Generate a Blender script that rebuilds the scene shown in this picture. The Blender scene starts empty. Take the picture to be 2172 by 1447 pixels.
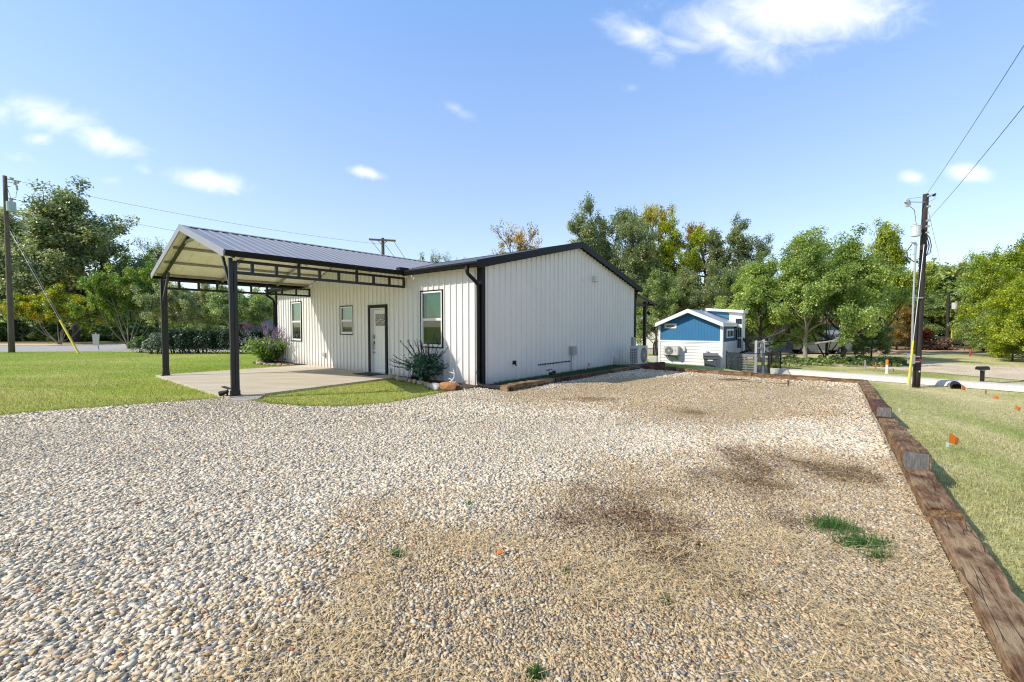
import bpy, bmesh, math, random
import numpy as np
from mathutils import Vector, Matrix
random.seed(5)
RNG = np.random.default_rng(11)
scn = bpy.context.scene
COL = scn.collection
PI = math.pi

# ------------------------------------------------------------------ camera model and site survey helpers
F, PITCH, H = 905.0, 0.0342, 1.52
A = 0.692                                   # heading of the house
CX, CY = -0.752, 10.59                      # near corner of the house
UX, UY = math.cos(A), -math.sin(A)          # along the front wall
VX, VY = math.sin(A), math.cos(A)           # along the gable wall
def ray(x, y):
    X = (x-1086)/F; Y = -(y-723.5)/F; c, s = math.cos(PITCH), math.sin(PITCH)
    return X, c+Y*s, -s+Y*c
def g(x, y, z=0.0):                         # survey point on a level at height z
    d = ray(x, y); k = (z-H)/d[2]
    return d[0]*k, d[1]*k, z
def at(x, y, Y):                            # survey point at a given distance
    d = ray(x, y); k = Y/d[1]
    return d[0]*k, Y, H+d[2]*k
def W(s, t, z=0.0):                         # house grid -> world
    return CX+UX*s+VX*t, CY+UY*s+VY*t, z
def ST(x, y):
    dx, dy = x-CX, y-CY
    return dx*UX+dy*UY, dx*VX+dy*VY
def sstep(a, b, x):
    t = np.clip((x-a)/(b-a), 0, 1); return t*t*(3-2*t)
def edge(t): return 7.58-0.052*t            # right edge of the gravel pad
def terrain(x, y):
    x = np.asarray(x, float); y = np.asarray(y, float)
    s, t = ST(x, y)
    d1 = s-edge(t)
    d2 = np.minimum(t-6.95, s-1.35)
    d3 = np.minimum(t-10.6, s+22)
    D = np.maximum(np.maximum(d1, d2), d3)
    front = sstep(-9, -1, t)                # the lawn stays nearly level beside the photographer
    z = -0.10*sstep(-0.32, -0.05, D)-0.75*sstep(0, 4.6, D)*front-0.25*(1-front)*sstep(0, 9, D)
    return np.where(D < -0.32, -0.02, z-0.02*(1-sstep(-0.32, -0.05, D)))
def hz(x, y): return float(terrain(x, y))
def vnoise(x, y, seed=0):
    x = np.asarray(x, float); y = np.asarray(y, float)
    xi = np.floor(x).astype(np.int64); yi = np.floor(y).astype(np.int64)
    fx = x-xi; fy = y-yi; fx = fx*fx*(3-2*fx); fy = fy*fy*(3-2*fy)
    def h(a, b):
        n = (a*374761393+b*668265263+seed*974711) & 0x7fffffff
        n = ((n ^ (n >> 13))*1274126177) & 0x7fffffff
        n = n ^ (n >> 16)
        return (n & 0xffff)/65535.0
    return (h(xi, yi)*(1-fx)+h(xi+1, yi)*fx)*(1-fy)+(h(xi, yi+1)*(1-fx)+h(xi+1, yi+1)*fx)*fy
def fbm(x, y, seed=0, o=4):
    v = 0; a = .5; n = 0
    for k in range(o):
        v = v+a*vnoise(np.asarray(x)*2**k, np.asarray(y)*2**k, seed+k); n += a; a *= .5
    return v/n

# ------------------------------------------------------------------ materials
def newmat(name):
    m = bpy.data.materials.new(name); m.use_nodes = True
    nt = m.node_tree; return m, nt, nt.nodes['Principled BSDF']
def mat(name, col, rough=.6, metal=0.0, var=.12, scale=6.0, bump=0.0, bscale=40.0, spec=.5, stretch=(1, 1, 1), col2=None):
    m, nt, b = newmat(name)
    b.inputs['Roughness'].default_value = rough; b.inputs['Metallic'].default_value = metal
    b.inputs['Specular IOR Level'].default_value = spec
    tc = nt.nodes.new('ShaderNodeTexCoord'); mp = nt.nodes.new('ShaderNodeMapping')
    mp.inputs['Scale'].default_value = stretch
    nt.links.new(tc.outputs['Object'], mp.inputs[0])
    if var > 0 or col2:
        n = nt.nodes.new('ShaderNodeTexNoise'); n.inputs['Scale'].default_value = scale; n.inputs['Detail'].default_value = 6
        n.inputs['Roughness'].default_value = .65
        nt.links.new(mp.outputs[0], n.inputs['Vector'])
        r = nt.nodes.new('ShaderNodeValToRGB'); r.color_ramp.elements[0].position = .32; r.color_ramp.elements[1].position = .68
        c2 = col2 or tuple(min(1, c*(1+var)) for c in col)
        r.color_ramp.elements[0].color = (*[c*(1-var) for c in col], 1); r.color_ramp.elements[1].color = (*c2, 1)
        nt.links.new(n.outputs['Fac'], r.inputs[0]); nt.links.new(r.outputs[0], b.inputs['Base Color'])
    else:
        b.inputs['Base Color'].default_value = (*col, 1)
    if bump > 0:
        n2 = nt.nodes.new('ShaderNodeTexNoise'); n2.inputs['Scale'].default_value = bscale; n2.inputs['Detail'].default_value = 5
        nt.links.new(mp.outputs[0], n2.inputs['Vector'])
        bp = nt.nodes.new('ShaderNodeBump'); bp.inputs['Strength'].default_value = bump; bp.inputs['Distance'].default_value = .02
        nt.links.new(n2.outputs['Fac'], bp.inputs['Height']); nt.links.new(bp.outputs[0], b.inputs['Normal'])
    return m
def attrmat(name, rough=.85, spec=.3, nscale=0, namp=.3, bump=0, bscale=60, trans=0):
    m, nt, b = newmat(name)
    b.inputs['Roughness'].default_value = rough; b.inputs['Specular IOR Level'].default_value = spec
    a = nt.nodes.new('ShaderNodeAttribute'); a.attribute_name = 'Col'
    out = a.outputs['Color']
    if nscale:
        ge = nt.nodes.new('ShaderNodeNewGeometry')
        n = nt.nodes.new('ShaderNodeTexNoise'); n.inputs['Scale'].default_value = nscale; n.inputs['Detail'].default_value = 8; n.inputs['Roughness'].default_value = .7
        nt.links.new(ge.outputs['Position'], n.inputs['Vector'])
        mr = nt.nodes.new('ShaderNodeMapRange'); mr.inputs[1].default_value = .3; mr.inputs[2].default_value = .7
        mr.inputs[3].default_value = 1-namp; mr.inputs[4].default_value = 1+namp
        nt.links.new(n.outputs['Fac'], mr.inputs[0])
        mx = nt.nodes.new('ShaderNodeVectorMath'); mx.operation = 'SCALE'
        nt.links.new(out, mx.inputs[0]); nt.links.new(mr.outputs[0], mx.inputs['Scale']); out = mx.outputs[0]
        if bump:
            n2 = nt.nodes.new('ShaderNodeTexNoise'); n2.inputs['Scale'].default_value = bscale; n2.inputs['Detail'].default_value = 4
            nt.links.new(ge.outputs['Position'], n2.inputs['Vector'])
            bp = nt.nodes.new('ShaderNodeBump'); bp.inputs['Strength'].default_value = bump; bp.inputs['Distance'].default_value = .03
            nt.links.new(n2.outputs['Fac'], bp.inputs['Height']); nt.links.new(bp.outputs[0], b.inputs['Normal'])
    nt.links.new(out, b.inputs['Base Color'])
    if trans:
        tr = nt.nodes.new('ShaderNodeBsdfTranslucent'); ms = nt.nodes.new('ShaderNodeMixShader'); ms.inputs[0].default_value = trans
        nt.links.new(out, tr.inputs[0]); nt.links.new(b.outputs[0], ms.inputs[1]); nt.links.new(tr.outputs[0], ms.inputs[2])
        nt.links.new(ms.outputs[0], nt.nodes['Material Output'].inputs[0])
    return m
def leafmat(name, c0, c1, c2, c3=None):
    m, nt, b = newmat(name)
    b.inputs['Roughness'].default_value = .4; b.inputs['Specular IOR Level'].default_value = .5
    a = nt.nodes.new('ShaderNodeAttribute'); a.attribute_name = 'tone'
    r = nt.nodes.new('ShaderNodeValToRGB'); e = r.color_ramp.elements
    e[0].position = .1; e[0].color = (*c0, 1); e[1].position = .85; e[1].color = (*c2, 1)
    x = e.new(.5); x.color = (*c1, 1)
    if c3: x = e.new(.97); x.color = (*c3, 1)
    oi = nt.nodes.new('ShaderNodeObjectInfo')
    ad = nt.nodes.new('ShaderNodeMath'); ad.operation = 'MULTIPLY_ADD'; ad.inputs[1].default_value = .16
    nt.links.new(oi.outputs['Random'], ad.inputs[0]); nt.links.new(a.outputs['Fac'], ad.inputs[2])
    sb = nt.nodes.new('ShaderNodeMath'); sb.operation = 'SUBTRACT'; sb.inputs[1].default_value = .08
    nt.links.new(ad.outputs[0], sb.inputs[0]); nt.links.new(sb.outputs[0], r.inputs[0])
    nt.links.new(r.outputs[0], b.inputs['Base Color'])
    tr = nt.nodes.new('ShaderNodeBsdfTranslucent'); ms = nt.nodes.new('ShaderNodeMixShader'); ms.inputs[0].default_value = .4
    hs = nt.nodes.new('ShaderNodeHueSaturation'); hs.inputs['Value'].default_value = 1.8; hs.inputs['Saturation'].default_value = 1.15
    nt.links.new(r.outputs[0], hs.inputs['Color']); nt.links.new(hs.outputs[0], tr.inputs[0])
    nt.links.new(b.outputs[0], ms.inputs[1]); nt.links.new(tr.outputs[0], ms.inputs[2])
    nt.links.new(ms.outputs[0], nt.nodes['Material Output'].inputs[0])
    return m
def glassmat(name, tint, mixt=.55):
    m, nt, b = newmat(name); nt.nodes.remove(b)
    t = nt.nodes.new('ShaderNodeBsdfTransparent'); t.inputs[0].default_value = (*tint, 1)
    gl = nt.nodes.new('ShaderNodeBsdfGlossy'); gl.inputs['Roughness'].default_value = .02; gl.inputs[0].default_value = (.9, .95, .95, 1)
    fr = nt.nodes.new('ShaderNodeLayerWeight'); fr.inputs[0].default_value = .5
    ms = nt.nodes.new('ShaderNodeMixShader')
    pw = nt.nodes.new('ShaderNodeMath'); pw.operation = 'POWER'; pw.inputs[1].default_value = 3.5; nt.links.new(fr.outputs['Facing'], pw.inputs[0])
    ad = nt.nodes.new('ShaderNodeMath'); ad.operation = 'MULTIPLY_ADD'; ad.inputs[1].default_value = .8; ad.inputs[2].default_value = .05; ad.use_clamp = True
    nt.links.new(pw.outputs[0], ad.inputs[0]); nt.links.new(ad.outputs[0], ms.inputs[0])
    nt.links.new(t.outputs[0], ms.inputs[1]); nt.links.new(gl.outputs[0], ms.inputs[2])
    nt.links.new(ms.outputs[0], nt.nodes['Material Output'].inputs[0]); return m
def woodmat(name, c0, c1, c2):
    m, nt, b = newmat(name); b.inputs['Roughness'].default_value = .85; b.inputs['Specular IOR Level'].default_value = .2
    tc = nt.nodes.new('ShaderNodeTexCoord'); oi = nt.nodes.new('ShaderNodeObjectInfo')
    av = nt.nodes.new('ShaderNodeVectorMath'); av.operation = 'ADD'
    nt.links.new(tc.outputs['Object'], av.inputs[0])
    sc = nt.nodes.new('ShaderNodeMath'); sc.operation = 'MULTIPLY'; sc.inputs[1].default_value = 31.7
    nt.links.new(oi.outputs['Random'], sc.inputs[0]); nt.links.new(sc.outputs[0], av.inputs[1])
    mp = nt.nodes.new('ShaderNodeMapping'); mp.inputs['Scale'].default_value = (2.2, 17, 17); nt.links.new(av.outputs[0], mp.inputs[0])
    n = nt.nodes.new('ShaderNodeTexNoise'); n.inputs['Scale'].default_value = 2.2; n.inputs['Detail'].default_value = 9; n.inputs['Roughness'].default_value = .72
    nt.links.new(mp.outputs[0], n.inputs['Vector'])
    n3 = nt.nodes.new('ShaderNodeTexNoise'); n3.inputs['Scale'].default_value = 3.4; n3.inputs['Detail'].default_value = 9; n3.inputs['Roughness'].default_value = .7; nt.links.new(av.outputs[0], n3.inputs['Vector'])
    mx = nt.nodes.new('ShaderNodeMath'); mx.operation = 'MULTIPLY_ADD'; mx.inputs[1].default_value = .55
    nt.links.new(n3.outputs['Fac'], mx.inputs[0])
    m2 = nt.nodes.new('ShaderNodeMath'); m2.operation = 'MULTIPLY'; m2.inputs[1].default_value = .5
    nt.links.new(n.outputs['Fac'], m2.inputs[0]); nt.links.new(m2.outputs[0], mx.inputs[2])
    r = nt.nodes.new('ShaderNodeValToRGB'); e = r.color_ramp.elements
    e[0].position = .38; e[0].color = (*c0, 1); e[1].position = .61; e[1].color = (*c2, 1); x = e.new(.49); x.color = (*c1, 1)
    nt.links.new(mx.outputs[0], r.inputs[0]); nt.links.new(r.outputs[0], b.inputs['Base Color'])
    # drying checks: thin dark splits along the grain
    mp2 = nt.nodes.new('ShaderNodeMapping'); mp2.inputs['Scale'].default_value = (.55, 9, 9); nt.links.new(av.outputs[0], mp2.inputs[0])
    vo = nt.nodes.new('ShaderNodeTexVoronoi'); vo.feature = 'DISTANCE_TO_EDGE'; vo.inputs['Scale'].default_value = 1.7; nt.links.new(mp2.outputs[0], vo.inputs['Vector'])
    ck = nt.nodes.new('ShaderNodeMapRange'); ck.inputs[1].default_value = .0; ck.inputs[2].default_value = .028; ck.inputs[3].default_value = .3; ck.inputs[4].default_value = 1
    nt.links.new(vo.outputs['Distance'], ck.inputs[0])
    n4 = nt.nodes.new('ShaderNodeTexNoise'); n4.inputs['Scale'].default_value = 4.5; n4.inputs['Detail'].default_value = 2; nt.links.new(av.outputs[0], n4.inputs['Vector'])
    m4 = nt.nodes.new('ShaderNodeMapRange'); m4.inputs[1].default_value = .46; m4.inputs[2].default_value = .58; m4.inputs[3].default_value = 1; m4.inputs[4].default_value = 0; nt.links.new(n4.outputs['Fac'], m4.inputs[0])
    cx = nt.nodes.new('ShaderNodeMath'); cx.operation = 'MAXIMUM'; nt.links.new(ck.outputs[0], cx.inputs[0]); nt.links.new(m4.outputs[0], cx.inputs[1]); ck = cx
    mm = nt.nodes.new('ShaderNodeMath'); mm.operation = 'MULTIPLY'; nt.links.new(n.outputs['Fac'], mm.inputs[0]); nt.links.new(ck.outputs[0], mm.inputs[1])
    vs = nt.nodes.new('ShaderNodeVectorMath'); vs.operation = 'SCALE'; nt.links.new(r.outputs[0], vs.inputs[0]); nt.links.new(ck.outputs[0], vs.inputs['Scale']); nt.links.new(vs.outputs[0], b.inputs['Base Color'])
    bp = nt.nodes.new('ShaderNodeBump'); bp.inputs['Strength'].default_value = .9; bp.inputs['Distance'].default_value = .02
    nt.links.new(mm.outputs[0], bp.inputs['Height']); nt.links.new(bp.outputs[0], b.inputs['Normal'])
    return m

M = {}
def sidingmat(name, col):
    m = mat(name, col, .42, var=.03, scale=1.1, spec=.4); nt = m.node_tree; b = nt.nodes['Principled BSDF']
    src = b.inputs['Base Color'].links[0].from_socket
    tc = nt.nodes.new('ShaderNodeTexCoord'); sp = nt.nodes.new('ShaderNodeSeparateXYZ'); nt.links.new(tc.outputs['Object'], sp.inputs[0])
    n = nt.nodes.new('ShaderNodeTexNoise'); n.inputs['Scale'].default_value = 5; n.inputs['Detail'].default_value = 8; nt.links.new(tc.outputs['Object'], n.inputs['Vector'])
    h = nt.nodes.new('ShaderNodeMapRange'); h.inputs[1].default_value = .02; h.inputs[2].default_value = .42; h.inputs[3].default_value = 1; h.inputs[4].default_value = 0; nt.links.new(sp.outputs[2], h.inputs[0])
    pw = nt.nodes.new('ShaderNodeMath'); pw.operation = 'POWER'; pw.inputs[1].default_value = 2; nt.links.new(h.outputs[0], pw.inputs[0])
    ml = nt.nodes.new('ShaderNodeMath'); ml.operation = 'MULTIPLY'; nt.links.new(pw.outputs[0], ml.inputs[0]); nt.links.new(n.outputs['Fac'], ml.inputs[1])
    mx = nt.nodes.new('ShaderNodeMix'); mx.data_type = 'RGBA'; nt.links.new(ml.outputs[0], mx.inputs[0]); nt.links.new(src, mx.inputs[6]); mx.inputs[7].default_value = (.4, .32, .23, 1)
    nt.links.new(mx.outputs[2], b.inputs['Base Color'])
    mp = nt.nodes.new('ShaderNodeMapping'); mp.inputs['Scale'].default_value = (5, 5, .9); nt.links.new(tc.outputs['Object'], mp.inputs[0])
    n2 = nt.nodes.new('ShaderNodeTexNoise'); n2.inputs['Scale'].default_value = 1; n2.inputs['Detail'].default_value = 2; nt.links.new(mp.outputs[0], n2.inputs['Vector'])
    bp = nt.nodes.new('ShaderNodeBump'); bp.inputs['Strength'].default_value = .1; bp.inputs['Distance'].default_value = .02; nt.links.new(n2.outputs['Fac'], bp.inputs['Height']); nt.links.new(bp.outputs[0], b.inputs['Normal'])
    return m
M['siding'] = sidingmat('white_steel_siding', (.765, .738, .705)) if True else mat('white_steel_siding', (.77, .738, .7), .42, var=.035, scale=1.1, spec=.4)
M['black'] = mat('black_trim_steel', (.008, .008, .0095), .5, var=.12, scale=3, spec=.22)
M['post'] = mat('black_powder_coat', (.014, .014, .016), .42, var=.12, scale=5)
M['roof'] = mat('charcoal_roof_steel', (.26, .255, .262), .4, var=.06, scale=.8, metal=.0)
M['liner'] = mat('cream_roof_liner', (.9, .85, .73), .5, var=.08, scale=1.4)
M['purlin'] = mat('galvanised_purlin', (.36, .35, .32), .45, metal=.5, var=.15)
M['white'] = mat('white_vinyl', (.8, .8, .78), .4, var=.03)
M['door'] = mat('white_door_paint', (.76, .76, .74), .4, var=.03)
M['glass'] = glassmat('window_glass', (.5, .74, .66))
M['screen'] = glassmat('screened_glass', (.5, .55, .53))
M['dark'] = mat('dark_interior', (.02, .022, .022), .8, var=.1)
M['blind'] = mat('pale_blind', (.68, .7, .66), .6, var=.04)
M['nickel'] = mat('satin_nickel', (.3, .29, .27), .3, metal=.9, var=.1)
M['conc'] = mat('broom_concrete', (.53, .445, .32), .85, var=.13, scale=1.2, bump=.15, bscale=60, col2=(.6, .54, .43), stretch=(.5, 2.2, 1))
M['concg'] = mat('grey_concrete', (.38, .37, .35), .9, var=.15, scale=5, bump=.2)
M['grey'] = mat('grey_box_enamel', (.36, .37, .37), .45, var=.08)
M['acw'] = mat('ivory_ac_casing', (.62, .61, .57), .4, var=.04)
M['acd'] = mat('ac_coil_dark', (.09, .095, .1), .6, var=.2, scale=40)
M['rub'] = mat('black_rubber', (.015, .015, .016), .6, var=.15, spec=.3)
M['blue'] = mat('blue_board_paint', (.028, .17, .35), .55, var=.07, scale=3)
M['blued'] = mat('navy_board_paint', (.02, .09, .2), .55, var=.07, scale=3)
M['lap'] = mat('white_lap_siding', (.78, .78, .76), .5, var=.03, scale=2)
M['metalroof'] = mat('galvalume_roof', (.5, .53, .57), .35, metal=.6, var=.06, scale=1.5)
M['deck'] = mat('grey_deck_paint', (.27, .265, .26), .6, var=.12, scale=6)
M['deckw'] = mat('white_rail_paint', (.42, .42, .42), .5, var=.05)
M['bin'] = mat('grey_bin_plastic', (.105, .11, .12), .5, var=.06)
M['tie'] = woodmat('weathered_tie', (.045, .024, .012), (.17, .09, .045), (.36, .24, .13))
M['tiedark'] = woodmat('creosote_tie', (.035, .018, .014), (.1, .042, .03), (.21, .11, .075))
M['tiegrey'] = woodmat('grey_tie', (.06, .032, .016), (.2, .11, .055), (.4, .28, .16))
M['plate'] = mat('tie_end_plate', (.22, .21, .2), .5, metal=.6, var=.35, scale=12, stretch=(1, 3, 1))
M['poled'] = mat('creosote_pole', (.035, .026, .022), .8, var=.45, scale=3, stretch=(9, 9, .7), bump=.35, bscale=9)
M['polel'] = mat('weathered_pole', (.13, .1, .08), .85, var=.5, scale=3, stretch=(9, 9, .7), bump=.35, bscale=9)
M['bark'] = mat('brown_bark', (.075, .06, .05), .95, var=.4, scale=5, stretch=(3, 3, .7), bump=.6, bscale=12)
M['barkl'] = mat('pale_bark', (.27, .235, .19), .95, var=.3, scale=5, stretch=(3, 3, .7), bump=.6, bscale=12)
M['yellow'] = mat('yellow_guard', (.8, .62, .01), .4, var=.05)
M['orange'] = mat('orange_flag_vinyl', (.9, .2, .01), .5, var=.05)
M['whitef'] = mat('white_flag_vinyl', (.85, .85, .85), .5, var=.03)
M['galv'] = mat('galvanised_steel', (.5, .51, .52), .4, metal=.6, var=.1)
M['insul'] = mat('porcelain_grey', (.45, .46, .47), .25, var=.08)
M['tank'] = mat('transformer_paint', (.58, .6, .6), .45, var=.06)
M['tankb'] = mat('old_transformer_paint', (.4, .5, .52), .5, var=.1)
M['wire'] = mat('wire', (.07, .07, .075), .6, var=.1)
M['asph'] = mat('asphalt', (.4, .37, .335), .95, var=.12, scale=1.5, bump=.2, bscale=50)
M['dirt'] = mat('dirt_road_gravel', (.66, .51, .34), .95, var=.18, scale=.8, bump=.1, bscale=14, col2=(.76, .62, .46))
M['dirtr'] = mat('red_dirt', (.54, .34, .22), .95, var=.2, scale=.9, bump=.3, bscale=14)
M['chalk'] = mat('white_gravel', (.66, .59, .49), .95, var=.22, scale=14, bump=.9, bscale=22)
M['mulch'] = mat('dark_mulch', (.07, .05, .035), .95, var=.5, scale=30, bump=.8, bscale=50)
M['rocko'] = mat('orange_sandstone', (.42, .2, .085), .9, var=.35, scale=6, bump=.7, bscale=14)
M['rockw'] = mat('pale_limestone', (.45, .44, .41), .9, var=.2, scale=6, bump=.6, bscale=18)
M['rockt'] = mat('tan_fieldstone', (.45, .31, .18), .9, var=.35, scale=7, bump=.6, bscale=18)
M['horn'] = mat('bleached_antler', (.75, .74, .71), .5, var=.08)
M['red'] = mat('red_car_paint', (.42, .02, .025), .25, var=.04)
M['silver'] = mat('silver_car_paint', (.2, .21, .22), .25, metal=.5, var=.04)
M['carglass'] = mat('car_glass', (.02, .03, .035), .08, var=.05)
M['lamp'] = mat('red_lens', (.7, .02, .01), .2, var=.03)
M['trailer'] = mat('white_mobile_home', (.75, .75, .72), .5, var=.05)
M['slate'] = mat('blue_grey_clapboard', (.3, .36, .42), .6, var=.06)
M['shing'] = mat('brown_shingle', (.17, .11, .09), .9, var=.25, scale=9)
M['straw'] = mat('tan_lumber', (.5, .33, .14), .7, var=.15)
M['pump'] = mat('orange_gourd', (.7, .2, .03), .5, var=.15)
M['signb'] = mat('sign_back_aluminium', (.36, .37, .37), .4, metal=.5, var=.1)
M['redpaint'] = mat('red_marking', (.5, .04, .03), .6, var=.3)
M['bluebin'] = mat('faded_blue_tub', (.06, .2, .42), .5, var=.1)
M['brown'] = mat('rust_steel', (.12, .06, .035), .8, var=.3)

L = {}
L['dark'] = leafmat('oak_leaves_dark', (.079, .119, .064), (.197, .257, .105), (.530, .519, .233))
L['mid'] = leafmat('leaves_mid_green', (.073, .120, .048), (.206, .288, .090), (.501, .552, .205))
L['bright'] = leafmat('leaves_bright_green', (.075, .125, .034), (.238, .336, .080), (.520, .583, .174))
L['ygreen'] = leafmat('leaves_yellow_green', (.081, .128, .016), (.273, .354, .037), (.578, .595, .072))
L['yellow'] = leafmat('leaves_yellowing', (.111, .134, .025), (.348, .348, .056), (.711, .569, .095))
L['orange'] = leafmat('leaves_turning', (.099, .099, .029), (.329, .255, .066), (.691, .411, .116))
L['myrtle'] = leafmat('myrtle_leaves', (.048, .098, .023), (.152, .246, .041), (.361, .460, .084), (.799, .329, .225))
L['flame'] = leafmat('small_tree_leaves', (.047, .102, .016), (.172, .250, .031), (.562, .530, .047), (.967, .468, .031))
L['hedge'] = leafmat('hedge_leaves', (.015, .036, .015), (.032, .064, .026), (.090, .141, .064))
L['varieg'] = leafmat('pale_variegated_leaves', (.05, .075, .05), (.14, .18, .12), (.4, .43, .33))
L['box'] = leafmat('boxwood_leaves', (.05, .09, .02), (.13, .2, .06), (.26, .33, .12))
L['sage'] = leafmat('sage_leaves', (.063, .115, .030), (.202, .299, .075), (.430, .506, .149))
L['sagedk'] = leafmat('dusky_sage_leaves', (.030, .079, .049), (.075, .158, .098), (.180, .263, .211))
L['purple'] = leafmat('purple_spikes', (.27, .2, .3), (.42, .33, .46), (.6, .52, .64))
L['dusk'] = leafmat('dried_spikes', (.04, .03, .045), (.07, .055, .08), (.14, .11, .15))
L['dead'] = leafmat('dead_brush', (.12, .07, .05), (.22, .14, .1), (.38, .24, .17))
L['rust'] = leafmat('rust_brush', (.2, .05, .025), (.4, .12, .06), (.55, .22, .12))
L['weed'] = leafmat('weed_blades', (.03, .09, .015), (.07, .17, .03), (.16, .29, .07))

# ------------------------------------------------------------------ mesh builder
class MB:
    def __init__(s): s.v = []; s.f = []
    def add(s, vs, fs):
        o = len(s.v); s.v += [tuple(p) for p in vs]; s.f += [tuple(i+o for i in f) for f in fs]
    def box(s, x0, x1, y0, y1, z0, z1):
        s.add([(x0, y0, z0), (x1, y0, z0), (x1, y1, z0), (x0, y1, z0), (x0, y0, z1), (x1, y0, z1), (x1, y1, z1), (x0, y1, z1)],
              [(3, 2, 1, 0), (4, 5, 6, 7), (0, 1, 5, 4), (1, 2, 6, 5), (2, 3, 7, 6), (3, 0, 4, 7)])
    def bar(s, p, q, w, h, up=(0, 0, 1)):
        p = Vector(p); q = Vector(q); d = (q-p).normalized(); u = Vector(up)
        x = d.cross(u)
        if x.length < 1e-4: x = d.cross(Vector((1, 0, 0)))
        x.normalize(); y = x.cross(d).normalized()
        c = [(-w/2, -h/2), (w/2, -h/2), (w/2, h/2), (-w/2, h/2)]
        s.add([p+x*a+y*b for a, b in c]+[q+x*a+y*b for a, b in c],
              [(3, 2, 1, 0), (4, 5, 6, 7), (0, 1, 5, 4), (1, 2, 6, 5), (2, 3, 7, 6), (3, 0, 4, 7)])
    def tube(s, pts, rad, n=8, cap=True):
        pts = [Vector(p) for p in pts]
        if not hasattr(rad, '__len__'): rad = [rad]*len(pts)
        o = len(s.v); pr = None
        for i, p in enumerate(pts):
            d = (pts[min(i+1, len(pts)-1)]-pts[max(i-1, 0)])
            d = d.normalized() if d.length > 1e-9 else Vector((0, 0, 1))
            if pr is None:
                a = d.cross(Vector((0, 0, 1)))
                if a.length < 1e-3: a = d.cross(Vector((1, 0, 0)))
                a.normalize()
            else:
                a = (pr-d*pr.dot(d)); a = a.normalized() if a.length > 1e-6 else d.orthogonal().normalized()
            pr = a; b = d.cross(a)
            for k in range(n):
                an = 2*PI*k/n; s.v.append(tuple(p+(a*math.cos(an)+b*math.sin(an))*rad[i]))
        for i in range(len(pts)-1):
            for k in range(n):
                k2 = (k+1) % n; s.f.append((o+i*n+k, o+i*n+k2, o+(i+1)*n+k2, o+(i+1)*n+k))
        if cap:
            s.f.append(tuple(o+k for k in range(n))[::-1]); s.f.append(tuple(o+(len(pts)-1)*n+k for k in range(n)))
    def prism(s, poly, fn, a, b):               # polygon in 2-D swept between a and b through fn(x, y, w)
        n = len(poly)
        s.add([fn(x, y, a) for x, y in poly]+[fn(x, y, b) for x, y in poly],
              [tuple(range(n))[::-1], tuple(range(n, 2*n))]+[(i, (i+1) % n, n+(i+1) % n, n+i) for i in range(n)])
    def sphere(s, c, r, n=10, m=6, sq=(1, 1, 1)):
        pts = [(c[0], c[1], c[2]+r*sq[2])]
        for j in range(1, m):
            for k in range(n):
                th = PI*j/m; ph = 2*PI*k/n
                pts.append((c[0]+r*sq[0]*math.sin(th)*math.cos(ph), c[1]+r*sq[1]*math.sin(th)*math.sin(ph), c[2]+r*sq[2]*math.cos(th)))
        pts.append((c[0], c[1], c[2]-r*sq[2])); fs = []
        for k in range(n): fs.append((0, 1+k, 1+(k+1) % n))
        for j in range(m-2):
            for k in range(n):
                a = 1+j*n+k; b = 1+j*n+(k+1) % n; fs.append((a, a+n, b+n, b))
        for k in range(n): fs.append((len(pts)-1, 1+(m-2)*n+(k+1) % n, 1+(m-2)*n+k))
        s.add(pts, fs)
    def build(s, name, m, parent=None, smooth=False, bevel=0, loc=None, rz=0):
        me = bpy.data.meshes.new(name); me.from_pydata(s.v, [], s.f); me.update()
        bm = bmesh.new(); bm.from_mesh(me)
        bmesh.ops.recalc_face_normals(bm, faces=bm.faces); bm.to_mesh(me); bm.free()
        if smooth: me.polygons.foreach_set('use_smooth', [True]*len(me.polygons))
        o = bpy.data.objects.new(name, me); COL.objects.link(o)
        me.materials.append(m)
        if parent: o.parent = parent
        if loc: o.location = loc
        if rz: o.rotation_euler.z = rz
        if bevel:
            b = o.modifiers.new('edge', 'BEVEL'); b.width = bevel; b.segments = 2; b.limit_method = 'ANGLE'; b.angle_limit = .6
        return o
def rawmesh(name, verts, faces_n, loops, m, attr=None, smooth=False, parent=None, col=None):
    """big meshes straight from numpy: verts (n,3), loop vertex indices, faces_n = corners per face"""
    me = bpy.data.meshes.new(name); nf = len(loops)//faces_n
    me.vertices.add(len(verts)); me.vertices.foreach_set('co', np.ascontiguousarray(verts, np.float32).ravel())
    me.loops.add(len(loops)); me.loops.foreach_set('vertex_index', np.ascontiguousarray(loops, np.int32))
    me.polygons.add(nf); me.polygons.foreach_set('loop_start', np.arange(nf, dtype=np.int32)*faces_n)
    if smooth: me.polygons.foreach_set('use_smooth', np.ones(nf, bool))
    me.update(calc_edges=True)
    if attr is not None:
        a = me.attributes.new('tone', 'FLOAT', 'FACE'); a.data.foreach_set('value', np.ascontiguousarray(attr, np.float32))
    if col is not None:
        dom = 'FACE' if len(col) == nf else 'POINT'
        a = me.attributes.new('Col', 'FLOAT_COLOR', dom)
        c4 = np.ones((len(col), 4), np.float32); c4[:, :3] = col; a.data.foreach_set('color', c4.ravel())
    me.materials.append(m)
    if parent is False: return me
    o = bpy.data.objects.new(name, me); COL.objects.link(o)
    if parent: o.parent = parent
    return o
def tag(o, label, cat, group=None):
    o['label'] = label; o['category'] = cat
    if group: o['group'] = group
    return o
def struct(o): o['kind'] = 'structure'; return o
def stuff(o): o['kind'] = 'stuff'; return o
def thing(name, label, cat, loc=(0, 0, 0), rz=0.0, group=None):
    o = bpy.data.objects.new(name, None); COL.objects.link(o); o.empty_display_size = .2
    o.location = loc; o.rotation_euler.z = rz
    return tag(o, label, cat, group)
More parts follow.
